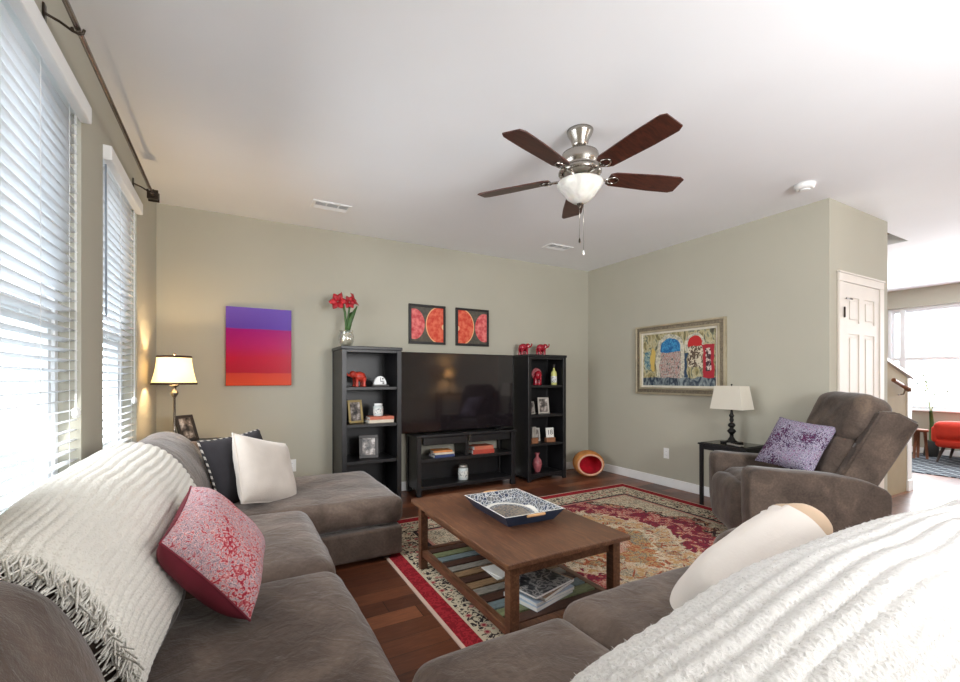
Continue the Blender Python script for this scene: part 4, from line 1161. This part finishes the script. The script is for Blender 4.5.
text('18', .085, cd, (0, .0009, .117), (PI / 2 - math.radians(8), 0, 0), 'dark_frame', 'numerals')
t = thing('ceramic_vase', 'small pink ceramic vase on the right bookcase bottom shelf', 'vase', (3.235, 4.36, ST[0]))
b = MB(); b.lathe([(.03, 0), (.034, .006), (.05, .05), (.062, .10), (.05, .145), (.024, .18), (.02, .205), (.03, .23), (.026, .232), (.016, .205)], n=24); b.build('vase_body', 'pink_ceramic', t)
# tv stand shelf
gz = .3855
for k, (cm, lab, dx, h) in enumerate((('book_blue', 'blue book at the bottom of the left pile on the stand shelf', 0, .03), ('book_cream', 'cream book in the middle of the left pile on the stand shelf', .004, .022), ('book_orange', 'orange book topmost of the left pile on the stand shelf', -.01, .02))):
    book(1.97 + dx, 4.40, gz, .24 - .012 * k, .16, h, 3 - 4 * k, cm, lab, 'books on the tv stand'); gz += h + .0005
gz = .3855
for k, (cm, lab, dx, h) in enumerate((('book_red', 'red book at the bottom of the right pile on the stand shelf', 0, .045), ('book_rust', 'rust red book on top of the right pile on the stand shelf', .0, .04))):
    book(2.46 + dx, 4.40, gz, .27 - .02 * k, .16, h, -2 + 3 * k, cm, lab, 'books on the tv stand'); gz += h + .0005
jar(2.235, 4.40, .1005, .056, .165, 'white jar candle on the lower shelf of the television stand', 'silver_frame')

# pet cave
t = thing('felt_cat_cave', 'orange felt cat cave with red lining in the room corner', 'pet bed', (3.95, 4.24, 0), math.radians(-30))
def cave():
    b = MB(); n = 36; P = []; rs = []
    R = .205
    prof = [(0, .16), (.07, .158), (.12, .13), (.155, .06), (.165, -.03), (.155, -.11), (.135, -.150), (.125, -.15)]
    prof, _ = catmull(prof, 26)
    for r, yy in prof:
        P.append([Vector((max(r, .001) * 1.18 * math.cos(2 * PI * k / n), yy, max(r, .001) * .98 * math.sin(2 * PI * k / n) + .155)) for k in range(n)])
    for row in P:
        for p in row:
            if p.z < .02: p.z = .003 + max(0, p.z + .01) * .2
    b.grid(P, closed_v=True)
    o = b.build('felt_shell', 'felt_orange', t)
    b = MB(); P = []
    prof2 = [(.127, -.150), (.133, -.12), (.142, -.06), (.145, .02), (.12, .09), (.06, .135), (0.002, .138)]
    prof2, _ = catmull(prof2, 20)
    for r, yy in prof2:
        P.append([Vector((max(r, .001) * 1.14 * math.cos(2 * PI * k / n), yy, max(.008, max(r, .001) * .95 * math.sin(2 * PI * k / n) + .155))) for k in range(n)])
    b.grid(P, closed_v=True)
    b.build('red_lining', 'felt_red', t)
    b = MB(); b.tube([(.131 * 1.15 * math.cos(2 * PI * k / 30), -.152, .155 + .129 * .97 * math.sin(2 * PI * k / 30)) for k in range(30)], .012, 8, closed=True); b.build('opening_rim', 'felt_rim', t)
cave()

# ------------------------------------------------------------------ wall art
t = thing('canvas_print', 'glossy purple magenta and orange striped canvas on the back wall', 'canvas', (-.08, YB - .04, 1.168))
b = MB(); b.box(0, .55, 0, .039, 0, .725, .003); b.build('canvas', 'sunset', t)
def poster(x, mat, label):
    t = thing('framed_print', label, 'picture', (x, YB - .026, 1.845), 0, 'framed red fruit prints')
    b = MB(); hw, hh, bw = .222, .222, .028
    for p in ((-hw, hw, -hh, -hh + bw), (-hw, hw, hh - bw, hh), (-hw, -hw + bw, -hh + bw, hh - bw), (hw - bw, hw, -hh + bw, hh - bw)): b.box(p[0], p[1], 0, .025, p[2], p[3], .003)
    b.build('picture_frame', 'black_wood', t)
    b = MB(); b.box(-hw + bw, hw - bw, .008, .02, -hh + bw, hh - bw); b.build('print', mat, t)
poster(1.893, 'fruit_a', 'red fruit print in black frame above the television, nearer the amaryllis')
poster(2.47, 'fruit_b', 'red fruit print in black frame above the television, nearer the red elephants')
t = thing('framed_painting', 'gilt framed painting of arches and a red awning on the right wall', 'painting', (XR, 3.205, 1.455))
b = MB(); W_, H_ = .565, .405
def ringframe(b, W0, H0, W1, H1, d0, d1, mi):
    x0 = -.0005
    for (ya, yb_, za, zb) in ((-W0, W0, H1, H0), (-W0, W0, -H0, -H1), (-W0, -W1, -H1, H1), (W1, W0, -H1, H1)):
        b.box(-d1, -d0 if False else x0, ya, yb_, za, zb, .003, mi=mi)
ringframe(b, W_, H_, W_ - .022, H_ - .022, 0, .035, 0); ringframe(b, W_ - .022, H_ - .022, W_ - .06, H_ - .06, 0, .028, 1); ringframe(b, W_ - .06, H_ - .06, W_ - .082, H_ - .082, 0, .038, 0); ringframe(b, W_ - .082, H_ - .082, W_ - .105, H_ - .105, 0, .022, 2)
b.build('gilt_frame', ['frame_champagne', 'gilt_dark', 'frame_pale'], t)
b = MB(); cw, ch = W_ - .105, H_ - .105; b.box(-.016, -.001, -cw, cw, -ch, ch)
for v in b.bm.verts: v.co += Vector((0, -cw, ch))
b.build('painted_canvas', 'arcade', t, loc=(0, cw, -ch))

# ------------------------------------------------------------------ corner lamp with end table
t = thing('end_table', 'dark end table in the corner behind the chaise', 'end table', (-.33, 4.20, 0))
b = MB(); b.box(-.22, .22, -.22, .22, .70, .725, .004); b.build('tabletop', 'black_wood', t)
for sx in (-1, 1):
    for sy in (-1, 1):
        b = MB(); b.box(sx * .19 - .018, sx * .19 + .018, sy * .19 - .018, sy * .19 + .018, 0, .699, .003); b.build('leg', 'black_wood', t)
t = thing('table_lamp', 'lit slender table lamp with cream bell shade in the left corner', 'lamp', (-.412, 4.08, .7255))
b = MB(); b.lathe([(.075, 0), (.075, .012), (.03, .03), (.018, .06), (.026, .078), (.012, .095), (.0085, .12), (.0085, .36), (.016, .372), (.026, .39), (.026, .405), (.012, .42), (.014, .44), (.03, .452), (.03, .46), (.008, .465), (.006, .56)], n=20); b.build('lamp_stem', 'nickel_dark', t)
def bell(n, ins=0):
    P = []
    for k in range(9):
        u = k / 8; r = .112 + .036 * (1 - u) ** 1.7 - ins; P.append((r, .468 + .205 * u))
    return P
b = MB(); b.lathe(bell(9), n=36, caps=False); b.lathe([(r, z) for r, z in bell(9, .003)], n=36, caps=False); b.build('lamp_shade', 'lamp_shade', t)
b = MB()
for z, r in ((.468, .1485), (.673, .1125)): b.lathe([(r - .001, z - .007), (r + .0025, z - .006), (r + .002, z + .008), (r - .001, z + .009)], n=36, caps=False)
b.build('shade_trim', 'shade_trim', t)
b = MB(); b.tube([(0, 0, .56), (0, 0, .69)], .003, 6); b.ball((0, 0, .695), .01); b.box(-.11, .11, -.002, .002, .668, .671); b.build('shade_spider', 'nickel_dark', t)
b = MB(); b.lathe([(.012, .48), (.014, .5), (.03, .54), (.03, .57), (.012, .595)], (0.0, .018, 0), n=14); b.build('bulb', 'bulb', t)
L = bpy.data.lights.new('lamp_light', 'POINT'); L.energy = 16; L.color = (1, .72, .40); L.shadow_soft_size = .03
lo = bpy.data.objects.new('lamp_light', L); COL.objects.link(lo); lo.location = (-.412, 4.06, 1.305)
frame(-.32, 4.22, .7255, .16, .22, 46, 20, 'dark_frame', 'dark photo frame standing next to the lit corner lamp', .024)

ct = thing('console_table', 'dark console table by the rear wall, seen in the television reflection', 'console table', (5.75, -2.95, 0))
b = MB(); b.box(-.6, .6, -.18, .18, .76, .80, .004); b.build('tabletop', 'walnut', ct)
for sx in (-1, 1):
    for sy in (-1, 1):
        b = MB(); b.box(sx * .56 - .025, sx * .56 + .025, sy * .14 - .025, sy * .14 + .025, 0, .759, .003); b.build('leg', 'walnut', ct)
dup(bpy.data.objects['table_lamp'], (5.5, -2.93, .8005), 0, 'lit lamp on the rear console table, seen in the television reflection')
L = bpy.data.lights.new('console_light', 'POINT'); L.energy = 60; L.color = (1, .55, .22); L.shadow_soft_size = .05
lo = bpy.data.objects.new('console_light', L); COL.objects.link(lo); lo.location = (5.5, -2.95, 1.38)
# ------------------------------------------------------------------ side table and lamp by the right wall
t = thing('side_table', 'black side table with glass top beside the recliner', 'side table', (4.12, 2.465, 0))
hx, hy = .175, .225
b = MB(); b.box(-hx - .01, hx + .01, -hy - .01, hy + .01, .595, .612, .003); b.build('tabletop', 'black_wood', t)
b = MB(); b.box(-hx + .01, hx - .01, -hy + .01, hy - .01, .6125, .618, .002); b.build('glass_top', 'black_gloss', t)
for sx in (-1, 1):
    for sy in (-1, 1):
        b = MB(); b.box(sx * (hx - .016) - .015, sx * (hx - .016) + .015, sy * (hy - .016) - .015, sy * (hy - .016) + .015, 0, .594, .002); b.build('leg', 'black_wood', t)
b = MB()
for s_ in (-1, 1): b.box(-hx + .032, hx - .032, s_ * (hy - .016) - .008, s_ * (hy - .016) + .008, .55, .594); b.box(s_ * (hx - .016) - .008, s_ * (hx - .016) + .008, -hy + .032, hy - .032, .55, .594)
b.build('apron', 'black_wood', t)
t = thing('table_lamp', 'table lamp with tapered rectangular shade and dark turned base', 'lamp', (4.13, 2.48, .6185), 0)
b = MB(); b.box(-.065, .065, -.075, .075, 0, .015, .004)
b.lathe([(.058, .015), (.035, .03), (.018, .06), (.016, .085), (.026, .095), (.04, .115), (.026, .135), (.014, .145), (.026, .157), (.034, .172), (.024, .188), (.012, .196), (.016, .21), (.020, .222), (.014, .24), (.018, .252), (.024, .264), (.014, .28), (.011, .30), (.008, .35)], n=20)
b.build('turned_base', 'black_iron', t)
b = MB()
def shade4(ins):
    A = [(-.10 + ins, -.155 + ins), (.10 - ins, -.155 + ins), (.10 - ins, .155 - ins), (-.10 + ins, .155 - ins)]; T_ = [(-.08 + ins, -.12 + ins), (.08 - ins, -.12 + ins), (.08 - ins, .12 - ins), (-.08 + ins, .12 - ins)]
    lo_ = [b.bm.verts.new((x, y, .325)) for x, y in A]; hi_ = [b.bm.verts.new((x, y, .545)) for x, y in T_]
    for k in range(4): b.cap([lo_[k], lo_[(k + 1) % 4], hi_[(k + 1) % 4], hi_[k]])
    return lo_, hi_
a0, a1 = shade4(0); c0, c1 = shade4(.004)
for k in range(4): b.cap([a1[k], a1[(k + 1) % 4], c1[(k + 1) % 4], c1[k]]); b.cap([a0[(k + 1) % 4], a0[k], c0[k], c0[(k + 1) % 4]])
b.build('lamp_shade', 'shade_linen', t)
b = MB(); b.tube([(0, 0, .35), (0, 0, .55)], .003, 6); b.box(-.08, .08, -.0015, .0015, .538, .541); b.ball((0, 0, .557), .008); b.build('harp', 'black_iron', t)
t = thing('remote_control', 'pale remote control in front of the lamp on the side table', 'remote', (4.0, 2.37, .6185), math.radians(70))
b = MB(); b.box(-.085, .085, -.022, .022, 0, .016, .005); b.build('remote_body', 'silver_frame', t)
b = MB()
for k in range(6):
    for j in (-1, 0, 1): b.box(-.065 + k * .022 - .005, -.065 + k * .022 + .005, j * .012 - .004, j * .012 + .004, .0161, .018)
b.build('buttons', 'dark_frame', t)

# ------------------------------------------------------------------ recliner (local front = -y, near side = +x)
rc = thing('recliner', 'brown microfiber recliner turned toward the television', 'recliner', (3.757, 1.787, 0.0125), math.radians(-129.7))
b = MB(); b.box(-.34, .34, -.33, .36, .03, .26, .02); b.build('base', 'recliner', rc)
for s_ in (-1, 1):
    prof = [(-.45, .08), (-.462, .30), (-.462, .52), (-.45, .57), (-.40, .588), (-.20, .575), (.05, .56), (.22, .535), (.33, .50), (.40, .44), (.39, .25), (.36, .06), (.20, .03), (-.36, .03), (-.42, .05)]
    cp, _ = catmull(prof + [prof[0]], 60); cp = cp[:-1]
    b = MB(); P = []; x0, x1 = (.265, .435) if s_ > 0 else (-.435, -.265)
    cy, cz = -.02, .30
    for x, ins in ((x0, .014), (x0 + .004, .005), (x0 + .014, 0), (x0 + .085, -.006), (x1 - .014, 0), (x1 - .004, .005), (x1, .014)):
        row = []
        for (yy, z) in cp:
            dv = Vector((cy - yy, cz - z)); dv.normalize()
            nn = noise.noise(Vector((x * 5 + s_, yy * 5, z * 5))) * .006
            row.append(Vector((x, yy + dv.x * ins + nn, z + dv.y * ins + nn * .6)))
        P.append(row)
    vs = b.grid(P, closed_v=True); b.cap(vs[0]); b.cap(list(reversed(vs[-1]))); bmesh.ops.recalc_face_normals(b.bm, faces=b.bm.faces)
    b.build('arm', 'recliner', rc)
b = MB(); b.soft(-.262, .262, -.42, .24, .265, .475, .07, 20, .02, wr=.008, seed=31); b.build('seat_cushion', 'recliner', rc)
b = MB(); b.soft(-.262, .262, -.495, -.345, .06, .43, .05, 20, .022, wr=.008, seed=32); b.build('footrest', 'recliner', rc)
# backrest tilted back
TB = RXm(-24); bo = Vector((0, .16, .415))
def tilt(b):
    for v in b.bm.verts: v.co = TB @ v.co + bo
b = MB(); b.soft(-.27, .27, -.10, .06, .02, .40, .06, 20, .025, wr=.008, seed=33); tilt(b); b.build('lumbar_cushion', 'recliner', rc)
b = MB(); b.soft(-.285, .285, -.125, .085, .385, .715, .06, 22, .022, wr=.010, seed=34); tilt(b); b.build('head_cushion', 'recliner', rc)
for s_ in (-1, 1):
    b = MB(); x0, x1 = (.275, .36) if s_ > 0 else (-.36, -.275)
    poly = [(-.075, .10), (.15, .02), (.215, .645), (.06, .66), (-.03, .625), (-.055, .35)]
    b.prism(poly, x0, x1, axis='x', bev=.016); tilt(b); b.build('back_wing', 'recliner', rc)
b = MB(); b.soft(-.34, .34, .065, .16, .02, .60, .03, 18, .008, wr=.003, seed=35); tilt(b); b.build('back_shell', 'recliner', rc)
t = thing('throw_pillow', 'purple and blue paisley pillow on the recliner seat', 'pillow')
b = MB(); pillow_mesh(b, .44, .42, .15, seed=41, wr=.005); b.build('pillow_body', 'paisley_purple', t)
b = MB(); b.tube(rim(.44, .42), .004, 6, closed=True); b.build('edge_piping', 'paisley_purple', t)
orient(t, (3.755, 1.765, .725), (-.80, .10, .55), (.42, -.3, .8), 9)

# ------------------------------------------------------------------ hall beyond: half wall, handrail, far seating
t = bpy.data.objects.new('wall_half', None); COL.objects.link(t); struct(t)
b = MB(); b.prism([(XD + .35, .0), (6.44, 0), (6.44, 1.25), (XD + .35, 1.43)], 1.92, 2.0); b.build('half_wall_panel', 'tan_wall', t)
b = MB(); b.prism([(XD + .34, 1.432), (6.60, 1.225), (6.60, 1.255), (XD + .34, 1.465)], 1.895, 2.025); b.build('half_wall_cap', 'white_trim', t)
b = MB(); b.box(6.441, 6.55, 1.91, 2.01, 0, 1.235, .004); b.box(6.43, 6.565, 1.90, 2.02, 0, .12, .006); b.build('newel_post', 'white_trim', t)
t = thing('handrail', 'short brown handrail on the tan half wall by the door', 'handrail', (6.0, 1.92, 1.12))
b = MB(); b.tube([(-.1, -.06, .10), (.28, -.06, .0)], .02, 12); b.build('rail', 'stool_wood', t)
b = MB(); b.tube([(.2, -.002, -.06), (.2, -.045, -.05), (.2, -.06, .0)], .008, 8); b.ball((.29, -.06, -.002), .028); b.build('rail_bracket', 'nickel', t)

t = thing('armchair', 'red mid century armchair by the far front window', 'armchair', (9.30, 2.00, .0005), math.radians(90))
b = MB(); b.soft(-.38, .38, -.34, .30, .23, .36, .05, 16, .012); b.build('seat_shell', 'red_fabric', t)
b = MB(); b.soft(-.34, .34, -.34, .16, .362, .45, .04, 16, .02); b.build('seat_cushion', 'red_fabric', t)
b = MB(); b.soft(-.38, .38, .17, .32, .362, .60, .06, 16, .02); b.build('backrest', 'red_fabric', t)
for s_ in (-1, 1):
    b = MB(); b.soft(min(s_ * .342, s_ * .42), max(s_ * .342, s_ * .42), -.32, .30, .362 if False else .30, .53, .038, 14, .01); b.build('arm', 'red_fabric', t)
for sx in (-1, 1):
    for sy in (-1, 1):
        b = MB(); b.tube([(sx * .30, sy * .22, .235), (sx * .36, sy * .28, .0105)], [.022, .013], 10); b.build('leg', 'dark_wood_leg', t)
t = thing('wooden_stool', 'small brown wooden stool by the far potted plant', 'stool', (9.2, 2.595, .0005))
b = MB(); b.lathe([(.095, .42), (.10, .43), (.10, .455), (.095, .46)], n=24); b.build('seat', 'stool_wood', t)
for k in range(3):
    a = 2 * PI * k / 3 + .5; b = MB(); b.tube([(.06 * math.cos(a), .06 * math.sin(a), .4195), (.085 * math.cos(a), .085 * math.sin(a), .0105)], [.022, .017], 10); b.build('leg', 'stool_wood', t)
t = thing('potted_plant', 'tall thin plant in a dark pot in front of the far window', 'plant', (9.62, 2.575, 0.0105))
b = MB(); b.lathe([(.09, 0), (.095, .01), (.075, .24), (.07, .245), (.06, .23)], n=20); b.build('pot', 'pot_dark', t)
b = MB(); b.tube([(0, 0, .2), (.01, 0, .5), (0, .01, .72)], [.03, .028, .02], 8); b.build('cane', 'green_leaf', t)
b = MB(); rnd = random.Random(11); br = []
for k in range(5):
    a = rnd.uniform(0, 2 * PI); rr = rnd.uniform(.12, .3); hgt = rnd.uniform(1.0, 1.35)
    pts = [(0, .01, .70), (rr * .3 * math.cos(a), rr * .4 * math.sin(a), .7 + (hgt - .7) * .6), (rr * .7 * math.cos(a), rr * .9 * math.sin(a), hgt), (rr * math.cos(a), rr * 1.4 * math.sin(a), hgt - .05)]
    b.tube(pts, [.008, .006, .005, .003], 6); br.append(pts)
b.build('branch', 'pale_leaf', t)
b = MB()
for pts in br:
    for q in range(9):
        p = Vector(pts[1]).lerp(Vector(pts[3]), q / 8) + Vector((rnd.uniform(-.04, .04), rnd.uniform(-.05, .05), rnd.uniform(-.03, .05)))
        d_ = Vector((rnd.uniform(-1, 1), rnd.uniform(-1, 1), rnd.uniform(-.3, 1))).normalized()
        leafgrid(b, [p, p + d_ * .025, p + d_ * .05], [.002, .012, .002], nrm=d_.cross(Vector((.3, .5, .8))).normalized())
b.build('foliage', 'pale_leaf', t)
b = MB(); b.box(-1.2, .95, -.9, .55, 0, .010, .002)
tag(b.build('area_rug', 'lattice', loc=(9.0, 2.45, .0005 - .0002)), 'dark lattice patterned rug in the far front room', 'rug')

# ------------------------------------------------------------------ outside
b = MB(); b.box(-14, -.9, -8, 14, -.5, -.35); struct(b.build('ground_outside', 'lawn'))
hs = thing('neighbour_house', 'pale blue sided house outside the left windows', 'house', (-6.5, 5, -.35))
b = MB(); b.box(-3, 0, -8, 8, 0, 3.2)
for k in range(26): b.box(0, .015, -8, 8, k * .12 + .02, k * .12 + .11)
b.build('siding', 'siding', hs)
for yy in (-5.5, -3.4, -1.2, 1.0, 3.2, 5.4):
    b = MB(); b.box(.0155, .06, yy - .55, yy + .55, .8, 2.4, .01); fr_ = b.build('window', 'house_trim', hs)
    b = MB()
    for c_ in range(3):
        for r_ in range(4): b.box(.061, .065, yy - .47 + c_ * .32, yy - .17 + c_ * .32, .88 + r_ * .37, 1.2 + r_ * .37)
    b.build('pane', 'house_glass', fr_)
b = MB(); b.prism([(-3.4, 3.2), (.4, 3.2), (-1.5, 4.6)], -8.3, 8.3); b.build('roof', 'pot_dark', hs)
